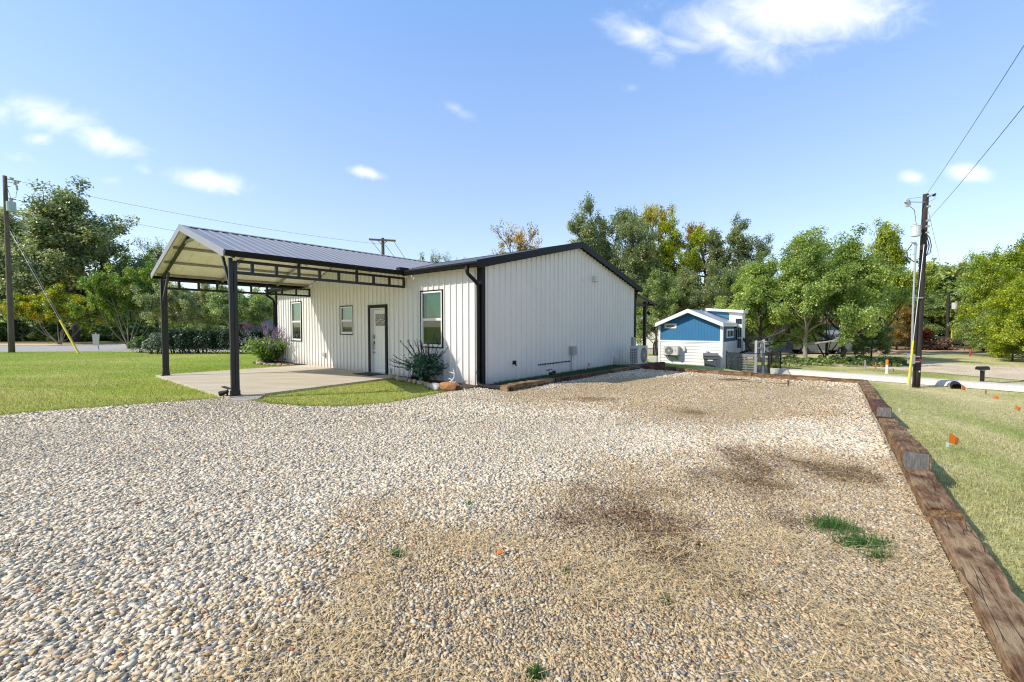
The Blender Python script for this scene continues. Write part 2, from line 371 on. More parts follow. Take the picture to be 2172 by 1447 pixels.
def onhouse(name, label, cat, group=None, s=0, t=0, z=0): return thing(name, label, cat, W(s, t, z), -A, group)

# ------------------------------------------------------------------ world, sun, camera
SUN_EL = math.radians(38.8); sx, sy = .9585, .285
w = bpy.data.worlds.new("World"); scn.world = w; w.use_nodes = True
nt = w.node_tree; bg = nt.nodes['Background']
sky = nt.nodes.new('ShaderNodeTexSky'); sky.sky_type = 'NISHITA'; sky.sun_disc = False
sky.sun_elevation = SUN_EL; sky.sun_rotation = math.atan2(-sx, -sy) % (2*PI)
sky.air_density = 1.0; sky.dust_density = .6; sky.ozone_density = 2.2; sky.altitude = 100
tc = nt.nodes.new('ShaderNodeTexCoord')
sep = nt.nodes.new('ShaderNodeSeparateXYZ'); nt.links.new(tc.outputs['Generated'], sep.inputs[0])
def mth(op, a, b=None, c=None, clamp=False):
    n = nt.nodes.new('ShaderNodeMath'); n.operation = op; n.use_clamp = clamp
    for i, v in enumerate((a, b, c)):
        if v is None: continue
        if isinstance(v, (int, float)): n.inputs[i].default_value = v
        else: nt.links.new(v, n.inputs[i])
    return n.outputs[0]
# clouds: a handful of fair-weather puffs, each placed by its compass bearing and height, cut up by noise
yy = mth('MAXIMUM', sep.outputs[1], .05)
gx = mth('DIVIDE', sep.outputs[0], yy); gz = mth('DIVIDE', sep.outputs[2], yy)
cmb = nt.nodes.new('ShaderNodeCombineXYZ'); nt.links.new(gx, cmb.inputs[0]); nt.links.new(gz, cmb.inputs[1])
nz = nt.nodes.new('ShaderNodeTexNoise'); nz.inputs['Scale'].default_value = 9; nz.inputs['Detail'].default_value = 9; nz.inputs['Roughness'].default_value = .62
nz.inputs['Distortion'].default_value = .7
mpw = nt.nodes.new('ShaderNodeMapping'); mpw.inputs['Scale'].default_value = (1, 1.5, 1); nt.links.new(cmb.outputs[0], mpw.inputs[0]); nt.links.new(mpw.outputs[0], nz.inputs['Vector'])
CLOUDS = [(1700, 20, 250, 85, -.05, 1.5), (1540, 75, 170, 62, .35, 1.05), (1350, 72, 100, 36, .5, .95), (1450, 95, 90, 26, .1, .8), (1340, 186, 24, 14, 0, .5),
          (2055, 368, 62, 22, .1, 1.25), (1938, 377, 36, 18, .1, 1.1), (968, 232, 45, 18, .4, .75), (776, 366, 50, 14, .25, 1.1),
          (90, 245, 130, 42, .25, 1.0), (85, 295, 40, 22, 0, .9), (225, 300, 110, 30, .32, 1.05), (440, 382, 105, 26, .15, 1.1),
          (490, 403, 30, 9, .4, .7), (308, 362, 26, 16, .3, .6), (40, 332, 36, 14, .2, .55), (243, 381, 24, 9, 0, .5), (10, 235, 40, 45, .3, .8), (1640, 130, 45, 30, .9, .8)]
acc = None
for px, py, rx, ry, rot, amp in CLOUDS:
    r = ray(px, py); cx_, cz_ = r[0]/r[1], r[2]/r[1]; ca, sa = math.cos(-rot), math.sin(-rot)
    dx = mth('SUBTRACT', gx, cx_); dz = mth('SUBTRACT', gz, cz_)
    ea = mth('MULTIPLY', mth('ADD', mth('MULTIPLY', dx, ca), mth('MULTIPLY', dz, sa)), F/rx)
    eb = mth('MULTIPLY', mth('SUBTRACT', mth('MULTIPLY', dz, ca), mth('MULTIPLY', dx, sa)), F/ry)
    d = mth('SQRT', mth('ADD', mth('MULTIPLY', ea, ea), mth('MULTIPLY', eb, eb)))
    k = mth('MULTIPLY', mth('SUBTRACT', 1.25, d), amp)
    acc = k if acc is None else mth('MAXIMUM', acc, k)
front = mth('MULTIPLY', mth('SUBTRACT', sep.outputs[1], .15), 6, clamp=True)
cov = mth('MULTIPLY', mth('ADD', acc, mth('MULTIPLY', mth('SUBTRACT', nz.outputs['Fac'], .52), 1.9)), 1.0)
mr = nt.nodes.new('ShaderNodeMapRange'); mr.interpolation_type = 'SMOOTHSTEP'; mr.inputs[1].default_value = .05; mr.inputs[2].default_value = 1.7
nt.links.new(cov, mr.inputs[0])
fac = mth('MULTIPLY', mth('MULTIPLY', mr.outputs[0], front), .82)
mixc = nt.nodes.new('ShaderNodeMix'); mixc.data_type = 'RGBA'
nt.links.new(fac, mixc.inputs[0]); mixc.inputs[7].default_value = (9.6, 9.7, 10.2, 1)
skt = nt.nodes.new('ShaderNodeMix'); skt.data_type = 'RGBA'; skt.blend_type = 'MULTIPLY'; skt.inputs[0].default_value = 1
skt.blend_type = 'ADD'
sky_lift = nt.nodes.new('ShaderNodeValToRGB'); ve = sky_lift.color_ramp.elements          # added glow over the whole dome, brightens the sky and lifts fill
ve[0].position = 0; ve[0].color = (.335, .36, .41, 1); ve[1].position = .62; ve[1].color = (.115, .245, .52, 1)
nt.links.new(mth('MAXIMUM', sep.outputs[2], 0.0), sky_lift.inputs[0])
vsc = nt.nodes.new('ShaderNodeVectorMath'); vsc.operation = 'SCALE'; nt.links.new(sky_lift.outputs[0], vsc.inputs[0]); 
side = nt.nodes.new('ShaderNodeMapRange'); side.interpolation_type = 'SMOOTHSTEP'                                  # added glow weakens behind the camera to cut blue fill on the gable
side.inputs[1].default_value = -.35; side.inputs[2].default_value = .6; side.inputs[3].default_value = 2.8; side.inputs[4].default_value = 8.0
nt.links.new(sep.outputs[1], side.inputs[0]); nt.links.new(side.outputs[0], vsc.inputs['Scale'])
nt.links.new(sky.outputs[0], skt.inputs[6]); nt.links.new(vsc.outputs[0], skt.inputs[7])
nt.links.new(skt.outputs[2], mixc.inputs[6]); nt.links.new(mixc.outputs[2], bg.inputs[0]); bg.inputs[1].default_value = .11

sl = bpy.data.lights.new('sun', 'SUN'); sl.energy = 3.9; sl.angle = math.radians(.53); sl.color = (1, .93, .82)
so = bpy.data.objects.new('sun', sl); COL.objects.link(so)
dv = Vector((sx*math.cos(SUN_EL), sy*math.cos(SUN_EL), -math.sin(SUN_EL)))
so.rotation_euler = dv.to_track_quat('-Z', 'Y').to_euler(); so.location = (-20, -8, 30)
cam = bpy.data.cameras.new('camera'); co = bpy.data.objects.new('camera', cam); COL.objects.link(co)
cam.sensor_width = 36; cam.lens = 36*F/2172; cam.clip_end = 3000; cam.clip_start = .05
co.location = (0, 0, H); co.rotation_euler = (PI/2-PITCH, 0, 0); scn.camera = co
scn.view_settings.view_transform = 'Standard'; scn.view_settings.look = 'None'; scn.view_settings.exposure = .32; scn.view_settings.gamma = 1
scn.cycles.use_denoising = True; scn.cycles.denoiser = 'OPENIMAGEDENOISE'; scn.cycles.denoising_prefilter = 'NONE'; scn.cycles.use_adaptive_sampling = False; scn.cycles.filter_width = 1.15; scn.cycles.sample_clamp_indirect = 6
scn.cycles.max_bounces = 6; scn.cycles.transparent_max_bounces = 12; scn.cycles.diffuse_bounces = 3; scn.cycles.glossy_bounces = 3

# ------------------------------------------------------------------ ground
GRAV_B = [(-3.98, -7.68), (-3.9, -7.14), (-3.68, -6.56), (-3.44, -5.93), (-3.25, -5.22), (-2.98, -4.64), (-2.41, -4.39), (-1.61, -4.28), (-.71, -3.92),
          (-.16, -3.46), (.115, -2.72), (.03, -1.83), (-.15, -.84), (-.06, -.06)]
gbw = [W(*p) for p in GRAV_B]
poly = [(-16, 3.4), (-12.2, 5.2)]+[(p[0], p[1]) for p in gbw]
poly += [W(.98, .05)[:2], W(1.0, 1.95)[:2], W(1.12, 5.1)[:2], W(1.28, 7.3)[:2], W(1.28, 7.6)[:2], W(1.5, 6.95)[:2], W(edge(6.9), 6.9)[:2], W(edge(-14), -14)[:2], (-6, -8), (-16, -5)]
poly = np.array(poly)
def inpoly(x, y, P=poly):
    c = np.zeros(np.shape(x), bool); n = len(P)
    for i in range(n):
        x0, y0 = P[i]; x1, y1 = P[(i+1) % n]
        cr = ((y0 > y) != (y1 > y)) & (x < (x1-x0)*(y-y0)/(y1-y0+1e-12)+x0); c ^= cr
    return c
def distpoly(x, y, P):
    d = np.full(np.shape(x), 1e9)
    for i in range(len(P)-1):
        a = np.array(P[i][:2]); b = np.array(P[i+1][:2]); ab = b-a
        k = np.clip(((x-a[0])*ab[0]+(y-a[1])*ab[1])/(ab@ab), 0, 1)
        d = np.minimum(d, np.hypot(x-a[0]-k*ab[0], y-a[1]-k*ab[1]))
    return d
def axis(fine0, fine1, st, far, mult=1.16):
    a = list(np.arange(fine0, fine1+1e-6, st)); d = st
    while a[-1] < far: d *= mult; a.append(a[-1]+d)
    d = st; b = []; x = fine0
    while x > -far: d *= mult; x -= d; b.append(x)
    return np.array(b[::-1]+a)
gxs = axis(-14, 24, .25, 900); gys = axis(-6, 30, .25, 900)
GX, GY = np.meshgrid(gxs, gys); gx_, gy_ = GX.ravel(), GY.ravel()
def lawncol(x, y):
    s, t = ST(x, y)
    n = fbm(x*.55, y*.55, 3); n2 = fbm(x*.18, y*.18, 9)
    left = np.array([.26, .34, .045])[None, :]*(0.8+.4*n[:, None]); lefty = np.array([.42, .41, .12])[None, :]*np.ones((len(x), 1))
    k = np.clip((n2*.6+fbm(x*.35, y*1.3, 13)*.5-.5)*3, 0, .9)[:, None]; cl = left*(1-k)+lefty*k
    rg = np.array([.3, .34, .09])[None, :]*(0.8+.4*n[:, None]); ry = np.array([.58, .5, .26])[None, :]*np.ones((len(x), 1))
    k2 = np.clip((fbm(x*.5+3, y*.28, 21)-.3)*2.8, 0, .9)[:, None]; cr = rg*(1-k2)+ry*k2
    rt = (s > 2)[:, None]; c = np.where(rt, cr, cl)
    # leaf litter under the woods
    lit = np.array([.2, .13, .07])[None, :]*(.6+.8*n[:, None])
    far = np.clip(((y-36)/4+(n2-.5)*2), 0, 1)[:, None]*np.where((x < -4) | (x > 5), 1, .7)[:, None]*.8
    field = np.array([.3, .36, .12])[None, :]*np.ones((len(x), 1))
    fr = np.clip((y-52)/8, 0, 1)[:, None]
    c = c*(1-far)+lit*far
    return c*(1-fr)+field*fr
zz = terrain(gx_, gy_)+.02*(fbm(gx_*.4, gy_*.4, 5)-.5)*np.clip(np.hypot(gx_, gy_)/20, 0, 1)
nx, ny = len(gxs), len(gys)
ii = (np.arange(ny-1)[:, None]*nx+np.arange(nx-1)[None, :]).ravel()
loops = np.stack([ii, ii+1, ii+nx+1, ii+nx], 1).ravel()
M['ground'] = attrmat('lawn_and_soil', .95, .1, nscale=9, namp=.45, bump=.5, bscale=30)
struct(rawmesh('ground', np.stack([gx_, gy_, zz], 1), 4, loops, M['ground'], smooth=True, col=lawncol(gx_, gy_)))

# gravel: zones where the pale stone has worn thin, and stained dark patches, by survey
def blob(px, py, rx, ry):
    c = g(px, py); a = g(px, py-ry); b = g(px, py+ry)
    return c[0], (a[1]+b[1])/2, rx*c[1]/F, max(.06, (a[1]-b[1])/2)
TANP = [np.array([g(*p)[:2] for p in P_]) for P_ in (
    [(380, 1700), (560, 1440), (700, 1290), (850, 1120), (1000, 1075), (1240, 1030), (1430, 985), (1540, 925), (1700, 935), (1850, 960), (2000, 1000), (2400, 1500), (2400, 1900), (380, 1700)],
    [(1060, 838), (1200, 815), (1500, 797), (1740, 812), (1830, 862), (1830, 905), (1640, 900), (1450, 893), (1300, 860), (1100, 853), (1060, 838)])]
STAIN = [blob(*b) for b in ((1345, 1095, 185, 70), (1390, 1170, 150, 60), (1630, 985, 75, 28), (1610, 1040, 130, 35), (1480, 877, 60, 9), (1260, 848, 70, 7), (1760, 1010, 90, 30), (1690, 1110, 100, 26))]
def zones(x, y):
    nzx = (fbm(x*2.3, y*2.3, 31)-.5); n1 = (fbm(x*.9, y*.9, 41)-.5)
    def ev(B, amp):
        o = np.zeros(np.shape(x))
        for bx, by, rx, ry in B:
            d = np.hypot((x-bx)/rx, (y-by)/ry)+nzx*amp+n1*amp*.8
            o = np.maximum(o, 1-sstep(.25, 1.35, d))
        return o
    fine = fbm(x*6, y*6, 61)
    tn = np.zeros(np.shape(x))
    for P_ in TANP:
        d = distpoly(x, y, P_)*np.where(inpoly(x, y, P_), 1, -1)+n1*1.7+nzx*.9
        tn = np.maximum(tn, sstep(-.85, .8, d))
    rag = sstep(.3, .62, fbm(x*3.1, y*3.1, 91))
    return np.clip(tn*(.55+.8*fine), 0, 1), np.clip(ev(STAIN, 1.7)*(.45+.7*rag)*(.6+.8*fine), 0, 1)
q = np.arange(0, 9.01, .1); tt = np.arange(-14, 6.95, .1)
Q, T = np.meshgrid(np.concatenate([q, np.arange(9.2, 24, .4)]), tt)
Ss = edge(T)-Q; X_, Y_ = CX+UX*Ss+VX*T, CY+UY*Ss+VY*T
nq, ntt = Q.shape[1], Q.shape[0]
ok = inpoly(X_.ravel(), Y_.ravel()) | (Q.ravel() < .001)
ii = (np.arange(ntt-1)[:, None]*nq+np.arange(nq-1)[None, :]).ravel()
quads = np.stack([ii, ii+nq, ii+nq+1, ii+1], 1)
keep = ok[quads].sum(1) >= 3
quads = quads[keep]
xr, yr = X_.ravel(), Y_.ravel(); tz, sz = zones(xr, yr)
base = np.array([.54, .46, .34])[None]*(1-tz[:, None])+np.array([.56, .42, .24])[None]*tz[:, None]
base = base*(1-np.array([.48, .56, .62])[None]*sz[:, None])
gzv = .012+.02*(fbm(xr*1.1, yr*1.1, 77)-.5)
nv = len(xr); V = np.stack([xr, yr, gzv], 1)
# skirt down the retained edge (hidden behind the timbers)
top = np.arange(ntt)*nq; sk = V[top].copy(); sk[:, 2] = -.5
V = np.concatenate([V, sk]); base = np.concatenate([base, base[top]])
skq = np.stack([top[:-1], top[1:], nv+np.arange(1, ntt), nv+np.arange(ntt-1)], 1)
back = (ntt-1)*nq+np.arange(nq); bk = V[back].copy(); bk[:, 2] = -.5; nb = len(V)
V = np.concatenate([V, bk]); base = np.concatenate([base, base[back]])
kb = np.where(ok[back[:-1]])[0]
bkq = np.stack([back[kb], back[kb+1], nb+kb+1, nb+kb], 1)
allq = np.concatenate([quads, skq, bkq])
m_, nt_, b_ = newmat('gravel_bed'); b_.inputs['Roughness'].default_value = .95; b_.inputs['Specular IOR Level'].default_value = .15
ge = nt_.nodes.new('ShaderNodeNewGeometry'); vo = nt_.nodes.new('ShaderNodeTexVoronoi'); vo.inputs['Scale'].default_value = 62
nt_.links.new(ge.outputs['Position'], vo.inputs['Vector'])
at_ = nt_.nodes.new('ShaderNodeAttribute'); at_.attribute_name = 'Col'
sp = nt_.nodes.new('ShaderNodeSeparateColor'); nt_.links.new(vo.outputs['Color'], sp.inputs[0])
mr_ = nt_.nodes.new('ShaderNodeMapRange'); mr_.inputs[3].default_value = .45; mr_.inputs[4].default_value = 1.4; nt_.links.new(sp.outputs[0], mr_.inputs[0])
vm = nt_.nodes.new('ShaderNodeVectorMath'); vm.operation = 'SCALE'; nt_.links.new(at_.outputs['Color'], vm.inputs[0]); nt_.links.new(mr_.outputs[0], vm.inputs['Scale'])
nt_.links.new(vm.outputs[0], b_.inputs['Base Color'])
bp = nt_.nodes.new('ShaderNodeBump'); bp.inputs['Strength'].default_value = 1; bp.inputs['Distance'].default_value = .02; bp.invert = True
nt_.links.new(vo.outputs['Distance'], bp.inputs['Height']); nt_.links.new(bp.outputs[0], b_.inputs['Normal'])
struct(rawmesh('gravel_pad', V, 4, allq.ravel(), m_, smooth=True, col=base))

# loose stones: one object, nobody could count them
ico_v = []
ph = (1+5**.5)/2
for a, b in ((-1, ph), (1, ph), (-1, -ph), (1, -ph)): ico_v.append((a, b, 0))
for a, b in ((-1, ph), (1, ph), (-1, -ph), (1, -ph)): ico_v.append((0, a, b))
for a, b in ((ph, -1), (ph, 1), (-ph, -1), (-ph, 1)): ico_v.append((a, 0, b))
ico_v = np.array(ico_v)/np.sqrt(1+ph*ph)
ico_f = np.array([(0, 11, 5), (0, 5, 1), (0, 1, 7), (0, 7, 10), (0, 10, 11), (1, 5, 9), (5, 11, 4), (11, 10, 2), (10, 7, 6), (7, 1, 8), (3, 9, 4), (3, 4, 2), (3, 2, 6), (3, 6, 8), (3, 8, 9), (4, 9, 5), (2, 4, 11), (6, 2, 10), (8, 6, 7), (9, 8, 1)])
oct_v = np.array([(1, 0, 0), (-1, 0, 0), (0, 1, 0), (0, -1, 0), (0, 0, 1), (0, 0, -1)], float)
box_v = np.array([(x_, y_, z_) for x_ in (-.8, .8) for y_ in (-.8, .8) for z_ in (-.8, .8)], float)
box_f = np.array([(0, 1, 3), (0, 3, 2), (4, 6, 7), (4, 7, 5), (0, 4, 5), (0, 5, 1), (2, 3, 7), (2, 7, 6), (0, 2, 6), (0, 6, 4), (1, 5, 7), (1, 7, 3)])
oct_f = np.array([(0, 2, 4), (2, 1, 4), (1, 3, 4), (3, 0, 4), (2, 0, 5), (1, 2, 5), (3, 1, 5), (0, 3, 5)])
def scatter(y0, y1, dens, x0f=-1.3, x1f=1.3, pad=1.2):
    xm = max(abs(x0f), abs(x1f))*y1+pad
    n = int(dens*(2*xm)*(y1-y0)); x = RNG.uniform(-xm, xm, n); y = RNG.uniform(y0, y1, n)
    k = (x > x0f*y-pad) & (x < x1f*y+pad); return x[k], y[k]
def stonecolor(x, y):
    n = len(x); tz, sz = zones(x, y)
    r = RNG.random(n); v = RNG.uniform(.7, 1.15, n)
    pale = np.array([.75, .65, .49]); tan = np.array([.65, .485, .29]); dk = np.array([.29, .27, .24]); warm = np.array([.58, .4, .2]); rust = np.array([.42, .2, .12]); buff = np.array([.72, .63, .47])
    near = np.clip((3.4-y)/2.2, 0, 1)
    pt = .1+.5*tz+.14*near; pd = .03+.04*tz+.1*near; pw = .012+.06*tz+.05*near; pr = .005+.01*near; pb = .05+.2*tz
    c = np.tile(pale, (n, 1)); e = np.zeros(n)
    for p, colr in ((pt, tan), (pd, dk), (pw, warm), (pr, rust), (pb, buff)):
        k = (r >= e) & (r < e+p); c[k] = colr; e = e+p
    c = c*v[:, None]*(.86+.28*fbm(x*.45-y*.2, y*.9, 71))[:, None]
    c = c*(1-tz[:, None]*.12)
    sz = sz*RNG.uniform(.35, 1.15, n).clip(0, 1); return c*(1-np.array([.58, .66, .74])[None]*sz[:, None]), tz, sz
def stones(parts):
    vs, ls, cs, off = [], [], [], 0
    for (bv, bf, x, y, size) in parts:
        n = len(x); c, tz, sz = stonecolor(x, y)
        size = size*(1-.36*np.maximum(tz*.9, sz*.8))
        ax = np.stack([size*RNG.uniform(.95, 1.8, n), size*RNG.uniform(.7, 1.05, n), size*RNG.uniform(.28, .6, n)], 1)
        nvb = len(bv)
        P = bv[None]*(1+RNG.uniform(-.4, .25, (n, nvb, 1)))+RNG.uniform(-.26, .26, (n, nvb, 3))
        P = P*ax[:, None, :]
        tl = RNG.normal(0, .28, n); ct, st_ = np.cos(tl), np.sin(tl)
        X = P[:, :, 0]*ct[:, None]+P[:, :, 2]*st_[:, None]; Z = -P[:, :, 0]*st_[:, None]+P[:, :, 2]*ct[:, None]
        yw = RNG.uniform(0, 2*PI, n); cyw, syw = np.cos(yw), np.sin(yw)
        X2 = X*cyw[:, None]-P[:, :, 1]*syw[:, None]; Y2 = X*syw[:, None]+P[:, :, 1]*cyw[:, None]
        z0 = .012+.02*(fbm(x*1.1, y*1.1, 77)-.5)+ax[:, 2]*RNG.uniform(.1, .75, n)
        vs.append(np.stack([X2+x[:, None], Y2+y[:, None], Z+z0[:, None]], 2).reshape(-1, 3))
        ls.append((bf[None]+(np.arange(n)*nvb)[:, None, None]+off).ravel()); off += n*nvb
        cs.append(np.repeat(c, len(bf), 0))
    return np.concatenate(vs), np.concatenate(ls), np.concatenate(cs)
parts = []
for y0, y1, dn, sm, bv, bf in ((.7, 2.6, 9500, .0074, ico_v, ico_f), (2.6, 4.2, 8600, .0073, ico_v, ico_f), (4.2, 6.5, 6000, .0078, ico_v, ico_f), (6.5, 10, 3000, .01, oct_v, oct_f), (10, 15.5, 1200, .014, oct_v, oct_f)):
    x, y = scatter(y0, y1, dn); s_, t_ = ST(x, y)
    k = inpoly(x, y) & (s_ < edge(t_)-.04) & (distpoly(x, y, [(-16, 3.4), (-12.2, 5.2)]+gbw) > RNG.uniform(-.02, .16, len(x)))
    tz_, sz_ = zones(x, y); k &= RNG.random(len(x)) > .3*tz_
    x, y = x[k], y[k]; comp = fbm(x*.45-y*.2, y*.9, 71); sz_ = sm*(.62+.8*comp)*np.clip(np.exp(RNG.normal(0, .44, len(x))), .4, 2.3)
    big = (RNG.random(len(x)) < .07*np.clip((4.6-y)/1.6, .12, 1)) & (zones(x, y)[0] < .6); sz_ = np.where(big, sm*RNG.uniform(1.6, 2.7, len(x)), sz_); q_ = RNG.random(len(x)) < (.85 if y0 < 6 else .6)
    parts.append((box_v, box_f, x[q_], y[q_], sz_[q_])); parts.append((bv, bf, x[~q_], y[~q_], sz_[~q_]))
# a few bigger loose stones and a scatter of stones thrown onto the grass edge
x, y = scatter(1.2, 5, 9); k = inpoly(x, y) & (ST(x, y)[0] < edge(ST(x, y)[1])-.1); parts.append((ico_v, ico_f, x[k], y[k], RNG.uniform(.017, .026, k.sum())))
v_, l_, c_ = stones(parts)
M['stone'] = attrmat('loose_stone', .85, .25)
stuff(rawmesh('gravel_stones', v_, 3, l_, M['stone'], col=c_))

# dry straw lying on the worn part of the gravel
def blades(x, y, z, length, width, lean, cols, yaw=None, bend=.35):
    n = len(x); yaw = RNG.uniform(0, 2*PI, n) if yaw is None else yaw
    dx, dy = np.cos(yaw), np.sin(yaw); hx = length*np.sin(lean); hzz = length*np.cos(lean)
    px, py = -dy*width/2, dx*width/2
    a = np.stack([x-px, y-py, z], 1); b = np.stack([x+px, y+py, z], 1)
    mx = hx*.5*(1-bend); m1 = np.stack([x+dx*mx-px*.8, y+dy*mx-py*.8, z+hzz*.55], 1); m2 = np.stack([x+dx*mx+px*.8, y+dy*mx+py*.8, z+hzz*.55], 1)
    t = np.stack([x+dx*hx, y+dy*hx, z+hzz], 1)
    V = np.stack([a, b, m2, m1, t], 1).reshape(-1, 3); o = np.arange(n)*5
    L3 = np.stack([o, o+1, o+2, o, o+2, o+3, o+3, o+2, o+4], 1).ravel()
    return V, L3, np.repeat(cols, 3, 0)
x, y = [], []
for y0, y1, dn in ((1, 3, 2300), (3, 5, 1000), (5, 9, 260)):
    a, b = scatter(y0, y1, dn); x.append(a); y.append(b)
x = np.concatenate(x); y = np.concatenate(y); tz_, sz_ = zones(x, y)
s_, t_ = ST(x, y); mask = np.clip((fbm(x*2.4, y*2.4, 55)-.46)*5.5, .06, 1)
near_t = np.clip(1-(edge(t_)-s_)/.45, 0, 1)
k = inpoly(x, y) & (s_ < edge(t_)-.02) & (RNG.random(len(x)) < np.maximum(tz_*mask*(1-.5*sz_), near_t*.7))
x, y = x[k], y[k]; n = len(x)
cols = np.array([.76, .575, .29])[None]*RNG.uniform(.6, 1.25, (n, 1))*np.array([1, 1, 1])[None]
V_, L_, C_ = blades(x, y, .02+RNG.uniform(0, .03, n), RNG.uniform(.04, .19, n), RNG.uniform(.0025, .0042, n), RNG.uniform(1.36, 1.62, n), cols)
# bits of bark and rotted leaf lying where the ground is stained
xm, ym = scatter(1.2, 6, 900); _, szm = zones(xm, ym); km = inpoly(xm, ym) & (RNG.random(len(xm)) < szm*.9); xm, ym = xm[km], ym[km]; nm_ = len(xm)
Vm, Lm, Cm = blades(xm, ym, .022+RNG.uniform(0, .02, nm_), RNG.uniform(.02, .06, nm_), RNG.uniform(.005, .012, nm_), RNG.uniform(1.3, 1.65, nm_), np.array([.2, .13, .08])[None]*RNG.uniform(.4, 1.6, (nm_, 1)))
L_ = np.concatenate([L_, Lm+len(V_)]); V_ = np.concatenate([V_, Vm]); C_ = np.concatenate([C_, Cm])
M['strawm'] = attrmat('dry_straw', .7, .3, trans=.15)
stuff(rawmesh('dry_straw', V_, 3, L_, M['strawm'], col=C_))

# lawn blades
def grassfield(name, x, y, hgt, wid, extra=0):
    n = len(x); c = lawncol(x, y)*RNG.uniform(.75, 1.5, (n, 1))
    yel = RNG.random(n) < .16; c[yel] = np.array([.38, .33, .14])*RNG.uniform(.7, 1.1, (yel.sum(), 1))
    z = terrain(x, y)+.012
    V, Lp, C = blades(x, y, z, hgt*RNG.uniform(.5, 1.2, n), wid*RNG.uniform(.7, 1.3, n), RNG.uniform(.1, .9, n), c)
    o = rawmesh(name, V, 3, Lp, M['blade'], col=C); return stuff(o)
M['blade'] = attrmat('grass_blades', .6, .3, trans=.4)
SLAB = [(-9.3, 0), (-9.3, -4.62), (-2.9, -4.62), (-2.9, -3.9), (-3.3, 0)]
slabw = np.array([W(*p)[:2] for p in SLAB])
BED = [(-3.38, 0), (-3.3, -.32), (-2.6, -.45), (-1.6, -.55), (-.9, -.85), (-.35, -1.05), (-.05, -.9), (.0, 0)]
bedw = np.array([W(*p)[:2] for p in BED])
def lawnmask(x, y):
    s, t = ST(x, y)
    k = ~inpoly(x, y) & ~inpoly(x, y, slabw) & ~inpoly(x, y, bedw) & ~((s > -12.3) & (s < .1) & (t > -.02) & (t < 9.3))
    return k & ((s < edge(t)-.3) | (s > edge(t)+.19))
xs, ys = [], []
for y0, y1, dn in ((.5, 6, 900), (6, 9, 1050), (9, 12, 620), (12, 17, 330), (17, 26, 130)):
    a, b = scatter(y0, y1, dn, pad=.8); k = lawnmask(a, b) & (ST(a, b)[0] < 1.0) & (b < 25.6); xs.append(a[k]); ys.append(b[k])
# tight fringe along the gravel and slab
fx, fy = scatter(6, 12.5, 2600, -1.25, .2); fd = distpoly(fx, fy, [(-16, 3.4), (-12.2, 5.2)]+gbw); k = (fd < .16) & lawnmask(fx, fy) & (ST(fx, fy)[0] < .05)
xs.append(fx[k]); ys.append(fy[k])
grassfield('lawn_grass', np.concatenate(xs), np.concatenate(ys), .05, .008)
xs, ys = [], []
for y0, y1, dn in ((.5, 4.5, 2300), (4.5, 7, 1300), (7, 11, 620), (11, 17, 260), (17, 24, 110)):
    a, b = scatter(y0, y1, dn, .3, 1.3, pad=.8); s_, t_ = ST(a, b); k = lawnmask(a, b) & (s_ > 1.3); xs.append(a[k]); ys.append(b[k])
grassfield('side_lawn_grass', np.concatenate(xs), np.concatenate(ys), .042, .006)
# strip of bed grass along the gable wall, shade put into its dark green
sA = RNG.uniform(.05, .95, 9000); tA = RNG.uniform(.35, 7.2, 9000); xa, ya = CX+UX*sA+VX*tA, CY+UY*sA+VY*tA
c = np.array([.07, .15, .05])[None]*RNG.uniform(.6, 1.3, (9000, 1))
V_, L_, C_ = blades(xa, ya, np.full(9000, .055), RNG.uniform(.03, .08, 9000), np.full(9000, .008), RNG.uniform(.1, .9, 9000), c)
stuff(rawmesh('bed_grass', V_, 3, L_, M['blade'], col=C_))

def strip(name, left, right, m, lift=.012, mound=0, nsub=8, seg=14):
    """a road laid on the terrain between two edge polylines (x, y)"""
    def res(P, n):
        P = np.array(P, float); d = np.concatenate([[0], np.cumsum(np.hypot(*np.diff(P, axis=0).T))]); u = np.linspace(0, d[-1], n)
        return np.stack([np.interp(u, d, P[:, 0]), np.interp(u, d, P[:, 1])], 1)
    n = seg*len(left); a, b = res(left, n), res(right, n); vs = []
    wob = .22*(fbm(np.arange(n)*.35, np.zeros(n), 3)-.5)
    for j in range(nsub+1):
        k = j/nsub; p = a*(1-k)+b*k
        if j in (0, nsub): p = p+(b-a)/np.linalg.norm(b-a, axis=1)[:, None]*wob[:, None]*(1 if j else -1)
        vs.append(np.stack([p[:, 0], p[:, 1], terrain(p[:, 0], p[:, 1])+lift+mound*min(1, 7*k*(1-k))], 1))
    vs = np.concatenate(vs); q = (np.arange(nsub)[:, None]*n+np.arange(n-1)[None]).ravel()
    o = rawmesh(name, vs, 4, np.stack([q, q+1, q+n+1, q+n], 1).ravel(), m, smooth=True); return struct(o)
strip('street', [(-140, 26.2), (-6, 25.4)], [(-140, 34.6), (-6, 34)], M['asph'], .012)
strip('gravel_drive', [(12.2, 21.6), (13.6, 20.9), (18.25, 15.3), (21, 12.2), (27, 6)], [(13.2, 22.6), (14.5, 21.7), (19.2, 16.0), (22, 12.9), (28, 6.7)], M['chalk'], .015, .2)
strip('dirt_lane', [(36, 10.5), (26, 15.2), (22.6, 17.9), (21.6, 21.5), (19.8, 25.2), (18, 28.5), (14, 30), (6, 31)], [(42, 14), (33, 21), (28, 25), (27.2, 28.2), (25.5, 32), (22, 34), (14, 34.5), (6, 35)], M['dirt'], .014)
strip('side_lane', [(22, 36.5), (30, 37.5), (44, 40)], [(22, 42), (30, 43.5), (48, 46)], M['dirtr'], .013)
strip('road_shoulder', [(-140, 35.1), (-6, 34.6)], [(-140, 38.3), (-6, 38)], M['dirt'], .008)

